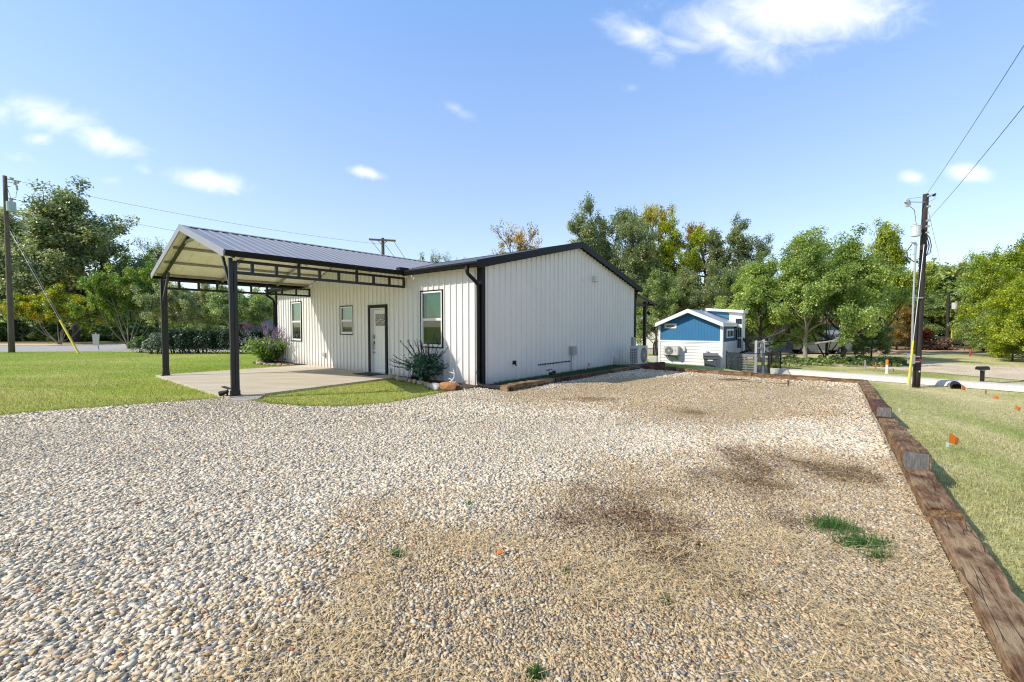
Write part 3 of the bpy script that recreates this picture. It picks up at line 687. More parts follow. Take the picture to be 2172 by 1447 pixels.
# concrete slab and flower beds
mb = MB(); mb.prism(SLAB, lambda x, y, z: W(x, y, z), -.1, .035); struct(mb.build('concrete_slab', M['conc']))
mb = MB(); mb.prism([(-2.9, -4.62), (-2.45, -4.62), (-2.3, -4.3), (-2.9, -3.9)], lambda x, y, z: W(x, y, z), -.1, .02); struct(mb.build('concrete_step_edge', M['concg']))
mb = MB(); mb.prism(BED, lambda x, y, z: W(x, y, z), -.1, .04); struct(mb.build('flower_bed', M['mulch']))
BED2 = [(-12.6, 0), (-13.0, -.5), (-12.2, -.95), (-11, -.85), (-9.9, -.45), (-9.4, -.03)]
mb = MB(); mb.prism(BED2, lambda x, y, z: W(x, y, z), -.1, .045); struct(mb.build('flower_bed', M['mulch']))
mb = MB(); mb.prism([(.02, .0), (1.0, .0), (1.05, 5), (1.25, 7.2), (.02, 7.2)], lambda x, y, z: W(x, y, z), -.1, .05); struct(mb.build('gable_bed', M['mulch']))

# ------------------------------------------------------------------ the house
def ribbed(mb, a0, a1, zb, ztop, fn, holes=(), pitch=.2286, depth=.03, kinks=(), phase=0):
    """a ribbed steel sheet: fn(a, offset, z) places it; holes are (a0, a1, z0, z1)"""
    zbf = zb if callable(zb) else (lambda a: zb)
    def off(a):
        r = ((a-phase) % pitch); r = min(r, pitch-r)
        if r < .012: return depth
        if r < .03: return depth*(.03-r)/.018
        return 0.0
    bps = {round(a0, 4), round(a1, 4)}
    k = math.floor((a0-phase)/pitch)
    while phase+k*pitch <= a1+pitch:
        for d in (-.03, -.012, .012, .03):
            x = phase+k*pitch+d
            if a0 < x < a1: bps.add(round(x, 4))
        k += 1
    for h in holes: bps |= {round(h[0], 4), round(h[1], 4)}
    for x in kinks: bps.add(round(x, 4))
    bps = sorted(b for b in bps if a0-1e-6 <= b <= a1+1e-6)
    for a, b in zip(bps[:-1], bps[1:]):
        if b-a < 1e-4: continue
        mid = (a+b)/2; iv = [(zbf(mid), None)]
        for h in holes:
            if h[0] < mid < h[1]:
                new = []
                for lo, hi in iv:
                    if hi is None: new += [(lo, h[2]), (h[3], None)]
                    else: new.append((lo, hi))
                iv = new
        oa, ob = off(a), off(b)
        for lo, hi in iv:
            ta = ztop(a) if hi is None else hi; tb = ztop(b) if hi is None else hi
            l2 = lo if callable(lo) is False else lo(mid)
            if ta-l2 < .005 and tb-l2 < .005: continue
            mb.add([fn(a, oa, l2), fn(b, ob, l2), fn(b, ob, tb), fn(a, oa, ta)], [(0, 1, 2, 3)])
LEN, DEP, EAVE, RISE = 12.18, 9.14, 3.05, .24
house = onhouse('house', 'white ribbed steel house with black trim and charcoal gable roof', 'house')
WIN = [(-10.66, -9.8, .955, 2.49), (-6.77, -5.97, 1.26, 2.2), (-2.34, -1.45, .955, 2.49)]
DOOR = (-4.93, -4.09, .03, 2.1)
holes = [tuple(w_) for w_ in WIN]+[DOOR]
mb = MB(); ribbed(mb, -LEN, -.005, .0, lambda a: max(3.02, 4.05-(.975/3.2)*abs(a+6.0)-.045), lambda a, o, z: (a, -o, z), holes, kinks=(-9.2, -6.0, -2.8)); build_wall = mb.build('wall', M['siding'], house)
gt = lambda t: 3.03+RISE*min(t, DEP-t)
mb = MB(); ribbed(mb, .005, DEP-.005, .0, gt, lambda a, o, z: (o, a, z), (), kinks=(DEP/2,)); mb.build('gable_wall', M['siding'], house)
mb = MB(); ribbed(mb, -LEN, -.005, .0, lambda a: 3.02, lambda a, o, z: (a, DEP+o, z)); mb.build('wall', M['siding'], house)
mb = MB(); ribbed(mb, .005, DEP-.005, .0, gt, lambda a, o, z: (-LEN-o, a, z), (), kinks=(DEP/2,)); mb.build('gable_wall', M['siding'], house)
mb = MB(); mb.box(-LEN-.03, .03, -.03, DEP+.03, -.5, .012); mb.build('foundation', M['concg'], house)
# screws along the girt line
mb = MB()
for k in range(53):
    a = -LEN+.1+k*.2286+.06
    if any(h[0]-.1 < a < h[1]+.1 and h[2] < 1.53 < h[3] for h in holes): continue
    mb.box(a-.008, a+.008, -.008, .0, 1.525, 1.541)
for k in range(40):
    a = .09+k*.2286; mb.box(0, .008, a-.008, a+.008, 1.525, 1.541)
for k in range(53):
    a = -LEN+.1+k*.2286+.06
    if DOOR[0]-.2 < a < DOOR[1]+.2: continue
    mb.box(a-.008, a+.008, -.008, 0, .11, .126)
stuff(mb.build('screw_heads', M['galv'], house))
# corner trims
mb = MB()
for a, b in ((-.125, .002),): mb.box(a, b, -.034, .0, 0, 3.02)
mb.box(-.003, .034, -.034, .1, 0, 3.03); mb.build('corner_trim', M['black'], house)
mb = MB(); mb.box(-.003, .034, DEP-.1, DEP+.034, 0, 3.03); mb.box(-.12, .0, DEP, DEP+.034, 0, 3.02); mb.build('corner_trim', M['black'], house)
mb = MB(); mb.box(-LEN-.034, -LEN+.11, -.036, .0, 0, 3.02); mb.build('corner_trim', M['black'], house)
mb = MB(); mb.box(-LEN+.12, DOOR[0]-.11, -.03, 0, -.02, .014); mb.box(DOOR[1]+.11, -.13, -.03, 0, -.02, .014); mb.box(0, .03, .11, DEP-.11, -.02, .014); mb.build('base_trim', M['galv'], house)
# roof: two ribbed slopes, liner below
OV, OG = .3, .16
def slope(front):
    def fn(a, o, q):
        t = -OV+q if front else DEP+OV-q
        return (a, t-(o*.23 if front else -o*.23), 3.0+.07+RISE*q+o)
    return fn
SL = DEP/2+OV
for fr in (True, False):
    mb = MB(); ribbed(mb, -LEN-OG, OG, (lambda a: .34 if fr and -9.19 < a < -2.81 else 0), lambda a: SL, slope(fr), pitch=.2286, depth=.017, kinks=(-9.19, -2.81)); mb.build('roof_slope', M['roof'], house)
mb = MB()
for fr in (True, False):
    f_ = slope(fr)
    for a_, b_, q0 in (((-LEN-OG, -9.2, .02), (-9.2, -2.8, .34), (-2.8, OG, .02)) if fr else ((-LEN-OG, OG, .02),)):
        mb.add([f_(a_, -.03, q0), f_(b_, -.03, q0), f_(b_, -.03, SL), f_(a_, -.03, SL)], [(0, 1, 2, 3)])
mb.build('soffit', M['liner'], house)
zr = 3.07+RISE*SL
mb = MB(); mb.add([(-LEN-OG, DEP/2-.2, zr-.03), (OG+.01, DEP/2-.2, zr-.03), (OG+.01, DEP/2, zr+.035), (-LEN-OG, DEP/2, zr+.035), (OG+.01, DEP/2+.2, zr-.03), (-LEN-OG, DEP/2+.2, zr-.03)], [(0, 1, 2, 3), (3, 2, 4, 5)]); mb.build('ridge_cap', M['black'], house)
for nm, s0 in (('rake_trim', OG), ('rake_trim', -LEN-OG)):
    mb = MB()
    for sg in (1, -1):
        e = (s0, DEP/2-sg*SL, 3.07-.055); r = (s0, DEP/2, zr-.055)
        mb.bar(e, r, .035, .2)
        i0 = (s0-.1*(1 if s0 > 0 else -1), DEP/2-sg*(SL-.3), 3.07-.075+RISE*.3); i1 = (s0-.1*(1 if s0 > 0 else -1), DEP/2, zr-.075)
        mb.bar(i0, i1, .2, .012)
    mb.build(nm, M['black'], house)
def gutter(mb, p, q, out):
    p = Vector(p); q = Vector(q); o = Vector(out).normalized()
    prof = [(0, 0), (0, -.11), (.075, -.115), (.085, -.085), (.125, -.04), (.125, .0), (.112, .0), (.112, -.012), (.01, -.012)]
    vs = [p+o*a+Vector((0, 0, b)) for a, b in prof]+[q+o*a+Vector((0, 0, b)) for a, b in prof]; n = len(prof)
    mb.add(vs, [tuple(range(n)), tuple(range(n, 2*n))]+[(i, (i+1) % n, n+(i+1) % n, n+i) for i in range(n)])
mb = MB(); gutter(mb, (-2.76, -OV+.02, 3.075), (OG+.02, -OV+.02, 3.075), (0, -1, 0)); mb.box(-2.8, OG, -OV+.01, -OV+.05, 2.95, 3.06); mb.build('gutter', M['black'], house)
mb = MB(); gutter(mb, (-LEN-OG, -OV+.02, 3.075), (-9.24, -OV+.02, 3.075), (0, -1, 0)); mb.box(-LEN-OG, -9.24, -OV+.01, -OV+.05, 2.95, 3.06); mb.build('gutter', M['black'], house)
mb = MB(); gutter(mb, (-LEN-OG, DEP+OV-.02, 3.075), (OG, DEP+OV-.02, 3.075), (0, 1, 0)); mb.build('gutter', M['black'], house)
ds = [(-.13, -.37, 2.98), (-.13, -.37, 2.86), (-.125, -.35, 2.8), (-.06, -.15, 2.62), (-.04, -.09, 2.54), (-.04, -.085, 2.4), (-.04, -.085, .2), (-.03, -.09, .12), (.03, -.11, .08), (.2, -.15, .062)]
mb = MB(); mb.tube(ds, .046, 10); mb.bar((-.1, -.07, 1.6), (.03, -.07, 1.6), .02, .03); dso = mb.build('downspout', M['black'], house, smooth=True)
mb = MB(); mb.tube([(-.04, -.085, .34), (-.04, -.085, .42)], .05, 10); mb.build('pipe_coupling', M['rub'], dso)
mb = MB(); mb.tube([(-LEN-.0, -.37, 2.98), (-LEN-.02, -.35, 2.84), (-LEN+.03, -.12, 2.65), (-LEN+.03, -.09, 2.5), (-LEN+.03, -.09, .1)], .046, 8); mb.build('downspout', M['black'], house, smooth=True)
mb = MB(); mb.tube([(-.1, DEP+.37, 2.98), (-.1, DEP+.35, 2.84), (-.06, DEP+.12, 2.62), (-.06, DEP+.1, 2.5), (-.06, DEP+.1, .0)], .046, 8); mb.build('downspout', M['black'], house, smooth=True)

def window(par, x0, x1, z0, z1, fn, blind=.72):
    """a single-hung vinyl window: fn(a, out, z); black surround, white frame, sashes, glass, blind"""
    def bx(m, a, b, o0, o1, c, d):
        p = [fn(a, o0, c), fn(b, o0, c), fn(b, o1, c), fn(a, o1, c), fn(a, o0, d), fn(b, o0, d), fn(b, o1, d), fn(a, o1, d)]
        m.add(p, [(3, 2, 1, 0), (4, 5, 6, 7), (0, 1, 5, 4), (1, 2, 6, 5), (2, 3, 7, 6), (3, 0, 4, 7)])
    def ring(m, a, b, c, d, wd, o0, o1):
        bx(m, a, b, o0, o1, c, c+wd); bx(m, a, b, o0, o1, d-wd, d); bx(m, a, a+wd, o0, o1, c+wd, d-wd); bx(m, b-wd, b, o0, o1, c+wd, d-wd)
    zm = z0+(z1-z0)*.5
    f = MB(); ring(f, x0+.004, x1-.004, z0+.004, z1-.004, .045, -.05, .028); bx(f, x0+.049, x1-.049, -.03, .012, zm-.022, zm+.022)
    ring(f, x0+.05, x1-.05, z0+.05, zm-.023, .022, -.02, .008); wo = f.build('window', M['white'], par, bevel=.004)
    t = MB(); ring(t, x0-.028, x1+.028, z0-.028, z1+.028, .03, .0, .034); t.build('surround', M['black'], wo)
    p = MB(); bx(p, x0+.05, x1-.05, -.014, -.011, zm+.02, z1-.05); p.build('pane', M['glass'], wo)
    p = MB(); bx(p, x0+.072, x1-.072, -.006, -.003, z0+.07, zm-.045); p.build('pane', M['screen'], wo)
    b = MB(); zz_ = z1-.06; zend = z1-.06-(z1-z0-.12)*blind; wx = (x1-x0)
    while zz_ > zend:
        c_ = [fn(x0+.05+wx*.14, -.045, zz_), fn(x1-.05, -.045, zz_), fn(x1-.05, -.06, zz_-.021), fn(x0+.05+wx*.14, -.06, zz_-.021)]
        b.add(c_, [(0, 1, 2, 3)]); zz_ -= .025
    b.build('blind', M['blind'], wo)
    d = MB(); bx(d, x0-.05, x1+.05, -.42, -.4, z0-.05, z1+.05); bx(d, x0-.05, x0-.04, -.4, -.055, z0-.05, z1+.05); bx(d, x1+.04, x1+.05, -.4, -.055, z0-.05, z1+.05)
    bx(d, x0-.04, x1+.04, -.4, -.055, z1+.04, z1+.05); bx(d, x0-.04, x1+.04, -.4, -.055, z0-.05, z0-.04); d.build('dark_backing', M['dark'], wo)  # near-black box stands in for the unlit room behind the glass
    return wo
for w_, bl in zip(WIN, (.5, 1.0, .97)): window(house, w_[0], w_[1], w_[2], w_[3], lambda a, o, z: (a, -o, z), bl)
# entry door
dm = MB(); y0 = .085
dm.box(DOOR[0]+.028, DOOR[1]-.028, y0, y0+.045, .06, 2.06)
for a, b, c, d in ((.13, .30, .18, 1.2), (.33, .5, .18, 1.2), (.53, .7, .18, 1.2)):
    dm.box(DOOR[0]+a-.01, DOOR[0]+b-.02, y0-.006, y0, c, d)
do = dm.build('door', M['door'], house, bevel=.004)
mb = MB(); a0, a1 = DOOR[0]+.17, DOOR[1]-.12; mb.box(a0-.04, a1+.04, y0-.016, y0-.003, 1.5, 1.54); mb.box(a0-.04, a1+.04, y0-.016, y0-.003, 1.92, 1.96); mb.box(a0-.04, a0, y0-.016, y0-.003, 1.54, 1.92); mb.box(a1, a1+.04, y0-.016, y0-.003, 1.54, 1.92)
mb.build('glazing_frame', M['door'], do)
mb = MB(); mb.box(a0, a1, y0-.006, y0-.003, 1.54, 1.92); mb.build('door_light', M['carglass'], do)
mb = MB()
for k in range(1, 5): xk = a0+(a1-a0)*k/5; mb.box(xk-.004, xk+.004, y0-.011, y0-.005, 1.54, 1.92)
for k, zk in enumerate((1.6, 1.68, 1.75, 1.82, 1.88)): mb.box(a0, a1, y0-.0115, y0-.0055, zk-.004, zk+.004)
for k in range(5): mb.box(a0+(a1-a0)*(k+.25)/5, a0+(a1-a0)*(k+.75)/5, y0-.0125, y0-.006, 1.63+.05*(k % 3), 1.66+.05*(k % 3))
mb.build('leaded_came', M['galv'], do)
hx = DOOR[0]+.085
mb = MB(); mb.box(hx-.035, hx+.035, y0-.03, y0, 1.12, 1.25); mb.build('keypad_lock', M['nickel'], do, bevel=.008)
mb = MB(); mb.tube([(hx, y0, 1.0), (hx, y0-.05, 1.0), (hx, y0-.06, .96), (hx, y0-.06, .84), (hx, y0-.05, .8), (hx, y0, .8)], .013, 8); mb.box(hx-.03, hx+.03, y0-.012, y0, .95, 1.05); mb.build('handle', M['nickel'], do)
mb = MB(); mb.tube([(hx, y0, .68), (hx, y0-.03, .68)], .03, 10); mb.build('deadbolt', M['nickel'], do)
mb = MB(); mb.box(DOOR[0], DOOR[0]+.028, -.01, .12, .05, 2.1); mb.box(DOOR[1]-.028, DOOR[1], -.01, .12, .05, 2.1); mb.box(DOOR[0]+.028, DOOR[1]-.028, -.01, .12, 2.065, 2.1); mb.build('door_jamb', M['white'], house)
mb = MB(); mb.box(DOOR[0]+.001, DOOR[1]-.001, -.05, .14, .01, .055); mb.build('threshold', M['galv'], house)
mb = MB(); mb.box(DOOR[0]-.1, DOOR[0]-.001, -.04, .0, .0, 2.2); mb.box(DOOR[1]+.001, DOOR[1]+.1, -.04, .0, .0, 2.2); mb.box(DOOR[0]-.001, DOOR[1]+.001, -.04, .0, 2.1, 2.2); mb.build('door_trim', M['black'], house)
# fittings on the walls
mb = MB(); mb.box(-8.02, -7.83, -.075, -.003, .42, .56); mb.build('outlet_box', M['grey'], house, bevel=.01)
mb = MB(); mb.box(-7.9, -7.83, -.05, -.004, .35, .42); mb.build('outlet_box', M['grey'], house)
mb = MB(); mb.box(0, .13, 4.07, 4.34, .6, .875); jb = mb.build('junction_box', M['grey'], house, bevel=.008)
mb = MB(); mb.box(.13, .137, 4.09, 4.32, .63, .86); mb.build('cover', M['grey'], jb)
mb = MB(); mb.tube([(.05, 4.12, .62), (.05, 4.12, .03)], .016, 8); mb.build('conduit', M['grey'], jb)
mb = MB(); P_ = [(.026+.004*math.sin(k), 2.37+k*.084, .405+.007*math.sin(k*1.9)-.0009*(20-k)) for k in range(21)]; mb.tube(P_, .009, 6)
for k in range(0, 21, 1): mb.box(.02, .045, 2.37+k*.084-.009, 2.37+k*.084+.009, .385, .425)
mb.build('clipped_cable', M['rub'], house)
def hood(t0, t1, z0, z1, d):
    m_ = MB(); m_.prism([(0, z0), (.0, z1), (d*.75, z1), (d, z1-(z1-z0)*.35), (d, z0+.02)], lambda a, b, q_: (a+.001, q_, b), t0, t1); return m_.build('vent_hood', M['acw'], house)
hood(5.47, 5.74, 3.06, 3.25, .15); hood(7.1, 7.34, .19, .39, .14)
mb = MB(); mb.tube([(0, 4.85, 3.075), (.06, 4.85, 3.07)], .03, 10); mb.build('pipe_cap', M['white'], house)
mb = MB(); mb.box(0, .11, 8.78, 8.97, .7, 1.08); db = mb.build('disconnect_box', M['grey'], house, bevel=.008)
mb = MB(); mb.tube([(.05, 8.86, .72), (.06, 8.82, .55), (.1, 8.65, .42), (.2, 8.4, .38)], .02, 8); mb.build('conduit', M['grey'], db)
mb = MB(); mb.tube([(0, 1.2, .52), (.09, 1.2, .52), (.13, 1.2, .47)], .022, 8); mb.tube([(.07, 1.16, .57), (.07, 1.25, .57)], .03, 8); mb.tube([(0, 1.27, .5), (.05, 1.27, .53)], .02, 6); mb.build('hose_bib', M['rub'], house)
mb = MB(); mb.tube([(.02, 5.28, .12), (.05, 5.28, .25)], .014, 6); mb.box(.03, .06, 5.24, 5.31, .22, .245); mb.build('gas_tap', M['redpaint'], house)
mb = MB(); mb.box(-9.1, -8.99, -.09, -.002, 2.67, 2.75); mb.box(-9.2, -9.12, -.08, -.002, 2.7, 2.78); mb.build('floodlight', M['nickel'], house)

# ------------------------------------------------------------------ carport
cp = onhouse('carport', 'open black steel carport with charcoal ribbed gable roof joined to the house front', 'carport')
CR, CE, RS, ES0, ES1, TE = 4.05, 3.075, -6.0, -2.8, -9.2, -4.66
CS = (CR-CE)/3.2
def croof(right):
    def fn(a, o, q):                      # a = distance along the ridge, q = from ridge down
        return ((RS+q) if right else (RS-q), a, CR-CS*q+o)
    return fn
for right in (True, False):
    mb = MB(); f_ = croof(right)
    # beyond the house eave the sheet runs up to the valley with the main roof
    def qlim(a):
        if a <= -.3: return 3.2
        return min(3.2, max(0, (CR-(3.07+RISE*(a+.3))-.03)/CS))
    # swap roles: ribs across -> use a as the rib axis
    ribbed(mb, TE, 3.6, 0.0, qlim, f_, pitch=.2286, depth=.017, kinks=[-.3]+[k*.1 for k in range(0, 36)], phase=.03)
    mb.build('roof_slope', M['roof'], cp)
mb = MB()
for sg in (1, -1):
    mb.add([(RS, TE+.03, CR-.028), (RS+sg*3.18, TE+.03, CE-.028), (RS+sg*3.18, -.03, CE-.028), (RS, -.03, CR-.028)], [(0, 1, 2, 3)])
    k = .14
    while TE+k < 0:
        t0 = TE+k
        mb.add([(RS, t0-.012, CR-.029), (RS, t0+.012, CR-.029), (RS+sg*3.15, t0+.012, CE-.02), (RS+sg*3.15, t0-.012, CE-.02), (RS, t0, CR-.04), (RS+sg*3.15, t0, CE-.031)], [(0, 4, 5, 3), (4, 1, 2, 5)]); k += .4572
mb.build('ceiling_liner', M['liner'], cp)
for sg in (1, -1):
    for q in (.12, 1.1, 2.08, 3.0):
        mb = MB(); mb.bar((RS+sg*q, TE+.08, CR-CS*q-.07), (RS+sg*q, -.05, CR-CS*q-.07), .06, .055); mb.build('purlin', M['purlin'], cp)
for t0, mm in ((TE+.22, 'post'), (-2.9, 'purlin'), (-1.2, 'purlin')):
    for sg in (1, -1):
        mb = MB(); mb.bar((RS+sg*.03, t0, CR-.13), (RS+sg*3.0, t0, CR-CS*3.0-.13), .06, .07); mb.build('rafter', M[mm], cp)
mb = MB(); mb.bar((RS-.55, TE+.22, CR-CS*.55-.14), (RS+.55, TE+.22, CR-CS*.55-.14), .05, .07); mb.build('collar_tie', M['purlin'], cp)
mb = MB()
for sg in (1, -1):
    mb.add([(RS, TE-.02, CR+.03), (RS+sg*.16, TE-.02, CR-.025), (RS+sg*.16, 3.45, CR-.025), (RS, 3.45, CR+.03)], [(0, 1, 2, 3)])
mb.build('ridge_cap', M['roof'], cp)
for sg in (1, -1):
    mb = MB(); mb.bar((RS, TE-.015, CR-.045), (RS+sg*3.22, TE-.015, CE-.05), .025, .16); mb.bar((RS, TE+.06, CR+.016), (RS+sg*3.22, TE+.06, CE+.012), .13, .012); mb.build('rake_trim', M['roof'], cp)
mb = MB(); gutter(mb, (ES0+.02, TE-.03, CE+.0), (ES0+.02, -.22, CE+.0), (1, 0, 0)); mb.build('gutter', M['black'], cp)
mb = MB(); gutter(mb, (ES1-.02, TE-.03, CE+.0), (ES1-.02, -.3, CE+.0), (-1, 0, 0)); mb.build('gutter', M['black'], cp)
mb = MB(); mb.box(ES0-.02, ES0+.16, -.5, -.2, CE-.06, CE+.09); mb.build('gutter_end_box', M['black'], cp)
PS = (-3.06, -8.95)
for s0 in PS:
    sg = 1 if s0 > -6 else -1
    mb = MB(); mb.box(s0-.0375, s0+.0375, -4.52, -4.447, .035, 2.97); mb.box(s0-.0375, s0+.0375, -4.438, -4.365, .035, 2.92); po = mb.build('post', M['post'], cp, bevel=.006)
    mb = MB(); mb.box(s0-.08, s0+.08, -4.56, -4.325, .033, .048); mb.box(s0-.046, s0+.046, -4.53, -4.357, .048, .15); mb.build('post_foot', M['post'], po)
    mb = MB(); mb.bar((s0-sg*.0, -4.47, 2.25), (s0-sg*.62, -4.44, 3.08), .05, .06); mb.build('knee_brace', M['post'], cp)
    mb = MB(); mb.bar((s0, -4.363, 2.67), (s0, -.05, 2.67), .055, .065); mb.bar((s0, -4.363, 2.915), (s0, -.05, 2.915), .055, .06)
    k = -.06
    for i in range(9):
        tk = -.065-.5*i if i else -.075
        tall = i in (3, 6); mb.box(s0-.027, s0+.027, tk-.03, tk+.03, 2.7, 3.0 if tall else 2.89)
    mb.build('side_truss', M['post'], cp)
    # floor lamp clamped at the foot

porch = onhouse('porch', 'black steel lean-to porch at the rear corner of the white house', 'porch')
mb = MB(); mb.add([(-12, 9.2, 2.82), (.15, 9.2, 2.82), (.15, 11.2, 2.52), (-12, 11.2, 2.52), (-12, 9.2, 2.85), (.15, 9.2, 2.85), (.15, 11.2, 2.55), (-12, 11.2, 2.55)], [(0, 1, 2, 3), (4, 5, 6, 7), (1, 2, 6, 5), (0, 3, 7, 4), (2, 3, 7, 6)]); mb.build('roof', M['roof'], porch)
for s0 in (-.05, -4, -8, -11.9):
    mb = MB(); mb.box(s0-.06, s0+.06, 10.2, 10.32, -.4, 2.6); mb.build('post', M['post'], porch)
    mb = MB(); mb.bar((s0, 9.2, 2.42), (s0, 10.3, 2.42), .06, .1); mb.bar((s0, 10.25, 2.2), (s0, 10.7, 2.58), .05, .06); mb.build('brace', M['post'], porch)
mb = MB(); mb.bar((-12, 11.15, 2.5), (.15, 11.15, 2.5), .05, .1); mb.bar((.12, 9.2, 2.79), (.12, 11.2, 2.49), .03, .1); mb.build('fascia', M['post'], porch)
mb = MB(); mb.box(-12, .1, 9.2, 10.5, -.5, -.02); mb.build('porch_floor', M['concg'], porch)

# ------------------------------------------------------------------ things around the house
def corrugated(path, r, n=14):
    pts, rad = [], []
    for (p, q) in zip(path[:-1], path[1:]):
        for k in range(n):
            f_ = k/n; pts.append(Vector(p).lerp(Vector(q), f_)); rad.append(r*(1.0 if k % 2 else 1.14))
    return pts, rad
t = onhouse('drain_pipe', 'black corrugated drain pipe lying on the gravel at the foot of the downspout', 'drain pipe', s=.15, t=-.14, z=.062)
mb = MB(); a_, r_ = corrugated([(0.02, 0, 0), (.3, .0, -.003), (.62, .02, -.006), (.95, .04, -.008)], .045, 16); mb.tube(a_, r_, 12); mb.build('corrugated_hose', M['rub'], t)
mb = MB(); mb.tube([(-.02, 0, 0), (.05, 0, 0)], .058, 12); mb.build('connector', M['rub'], t, smooth=True)

def fan(mb, c, r, ax, n=9, ring=True):
    """spoked round guard in the plane given by axes ax=(u, w, out)"""
    u, w_, o = [Vector(a) for a in ax]; c = Vector(c)
    for rr in [r*k/5 for k in range(1, 6)]:
        mb.tube([c+u*rr*math.cos(2*PI*k/28)+w_*rr*math.sin(2*PI*k/28)+o*.012 for k in range(29)], .0035, 4, cap=False)
    for k in range(16):
        d = u*math.cos(2*PI*k/16)+w_*math.sin(2*PI*k/16); mb.bar(c+d*r*.15+o*.012, c+d*r+o*.012, .006, .006, up=o)
    mb.tube([c+o*.008, c+o*.02], r*.16, 12)
def ac_unit(t, size, fanside, gridside):
    """size = (x, y, z); fan on +x, coil grid on -y (or as named)"""
    X, Y, Z = size
    mb = MB(); mb.box(0, X, 0, Y, .03, Z); mb.box(-.012, X+.012, -.012, Y+.012, Z-.02, Z+.012); c = mb.build('casing', M['acw'], t, bevel=.012)
    for a in (.06, Y-.12): mb = MB(); mb.box(.02, X-.02, a, a+.06, 0, .03); mb.build('foot', M['rub'], t)
    if fanside == '+x':
        ce = (X+.002, Y*.58, Z*.52); r = min(Y*.38, Z*.42)
        mb = MB(); mb.tube([(X+.001, ce[1], ce[2]), (X+.004, ce[1], ce[2])], r, 28); mb.build('fan_well', M['acd'], c)
        mb = MB(); fan(mb, ce, r, ((0, 1, 0), (0, 0, 1), (1, 0, 0))); mb.build('fan_guard', M['acw'], c)
        mb = MB(); mb.box(X+.001, X+.006, Y*.93, Y*.97, Z*.12, Z*.18); mb.build('badge', M['rub'], c)
    else:
        ce = (X*.4, -.002, Z*.52); r = min(X*.34, Z*.42)
        mb = MB(); mb.tube([(ce[0], -.001, ce[2]), (ce[0], -.004, ce[2])], r, 28); mb.build('fan_well', M['acd'], c)
        mb = MB(); fan(mb, ce, r, ((1, 0, 0), (0, 0, 1), (0, -1, 0))); mb.build('fan_guard', M['acw'], c)
        mb = MB(); mb.box(X*.83, X*.86, -.006, -.001, Z*.5, Z*.62); mb.build('badge', M['rub'], c)
    if gridside:
        mb = MB(); mb.box(.03, X-.05, -.004, -.001, .08, Z-.07); mb.build('coil', M['acd'], c)
        mb = MB()
        for k in range(5): xk = .03+(X-.08)*k/4; mb.box(xk-.008, xk+.008, -.016, -.005, .08, Z-.07)
        for k in range(10): zk = .08+(Z-.15)*k/9; mb.box(.03, X-.05, -.019, -.0165, zk-.007, zk+.007)
        mb.build('side_grille', M['acw'], c)
t = onhouse('air_conditioner', 'ivory outdoor air conditioner standing on a concrete pad beside the gable wall', 'air conditioner', s=.62, t=7.25, z=.09)
ac_unit(t, (.34, .86, .69), '+x', True)
mb = MB(); mb.box(.5, 1.12, 7.12, 8.35, -.04, .088); o = mb.build('equipment_pad', M['concg'], bevel=.01); o.location = W(0, 0); o.rotation_euler.z = -A
tag(o, 'low grey concrete pad under the ivory air conditioner by the gable', 'concrete pad')

# landscape timbers
def tie(name, label, p0, p1, z0, z1, wd, ht, m, group, plate=False, notch=0):
    """p0, p1 = (s, t) of the gravel-side edge; z = top height at each end"""
    a = Vector(W(*p0)); b = Vector(W(*p1)); d = (b-a).normalized(); n = Vector((d.y, -d.x, 0))
    a = a+n*wd/2; b = b+n*wd/2; a.z = z0-ht/2; b.z = z1-ht/2
    L_ = (b-a).length; rot = (b-a).to_track_quat('X', 'Z')
    bm = bmesh.new(); nseg = max(6, int(L_/.12)); rr = random.Random(hash(label) % 9999)
    rings = []; ch = .012
    prof = [(-wd/2+ch, -ht/2), (wd/2-ch, -ht/2), (wd/2, -ht/2+ch), (wd/2, ht/2-ch), (wd/2-ch, ht/2), (-wd/2+ch, ht/2), (-wd/2, ht/2-ch), (-wd/2, -ht/2+ch)]
    for i in range(nseg+1):
        jx = rr.uniform(-.006, .006); jz = rr.uniform(-.007, .007)
        rings.append([bm.verts.new((L_*i/nseg, y+jx+rr.uniform(-.003, .003), z+jz*(z > 0)+rr.uniform(-.003, .003))) for y, z in prof])
    for i in range(nseg):
        for k in range(8): bm.faces.new((rings[i][k], rings[i][(k+1) % 8], rings[i+1][(k+1) % 8], rings[i+1][k]))
    bm.faces.new(rings[0][::-1]); bm.faces.new(rings[-1]); bmesh.ops.recalc_face_normals(bm, faces=bm.faces)
    me = bpy.data.meshes.new('timber'); bm.to_mesh(me); bm.free(); me.materials.append(m)
    if plate:
        t = thing(name, label, 'timber', a, 0, group); t.rotation_mode = 'QUATERNION'; t.rotation_quaternion = rot
        o = bpy.data.objects.new('beam', me); COL.objects.link(o); o.parent = t
        mb = MB()
        for k in range(9):
            y = -wd/2+.02+(wd-.04)*k/8; mb.box(-.007, -.001, y-.007, y+.007, -ht/2+.015, ht/2-.015)
        mb.box(-.003, -.0005, -wd/2+.01, wd/2-.01, -ht/2+.012, ht/2-.012); mb.build('end_plate', M['plate'], t)
    else:
        o = bpy.data.objects.new(name, me); COL.objects.link(o); o.location = a; o.rotation_mode = 'QUATERNION'; o.rotation_quaternion = rot; tag(o, label, 'timber', group)
GT = 'railway-tie timbers edging the gravel'
e_ = lambda t_: (edge(t_), t_)
tie('landscape_timber', 'long weathered brown timber at the bottom right corner of the gravel, nearest the camera', (edge(-6.4)-.01, -6.4), (edge(-3.17)+.012, -3.17), .07, .08, .2, .2, M['tiegrey'], GT)
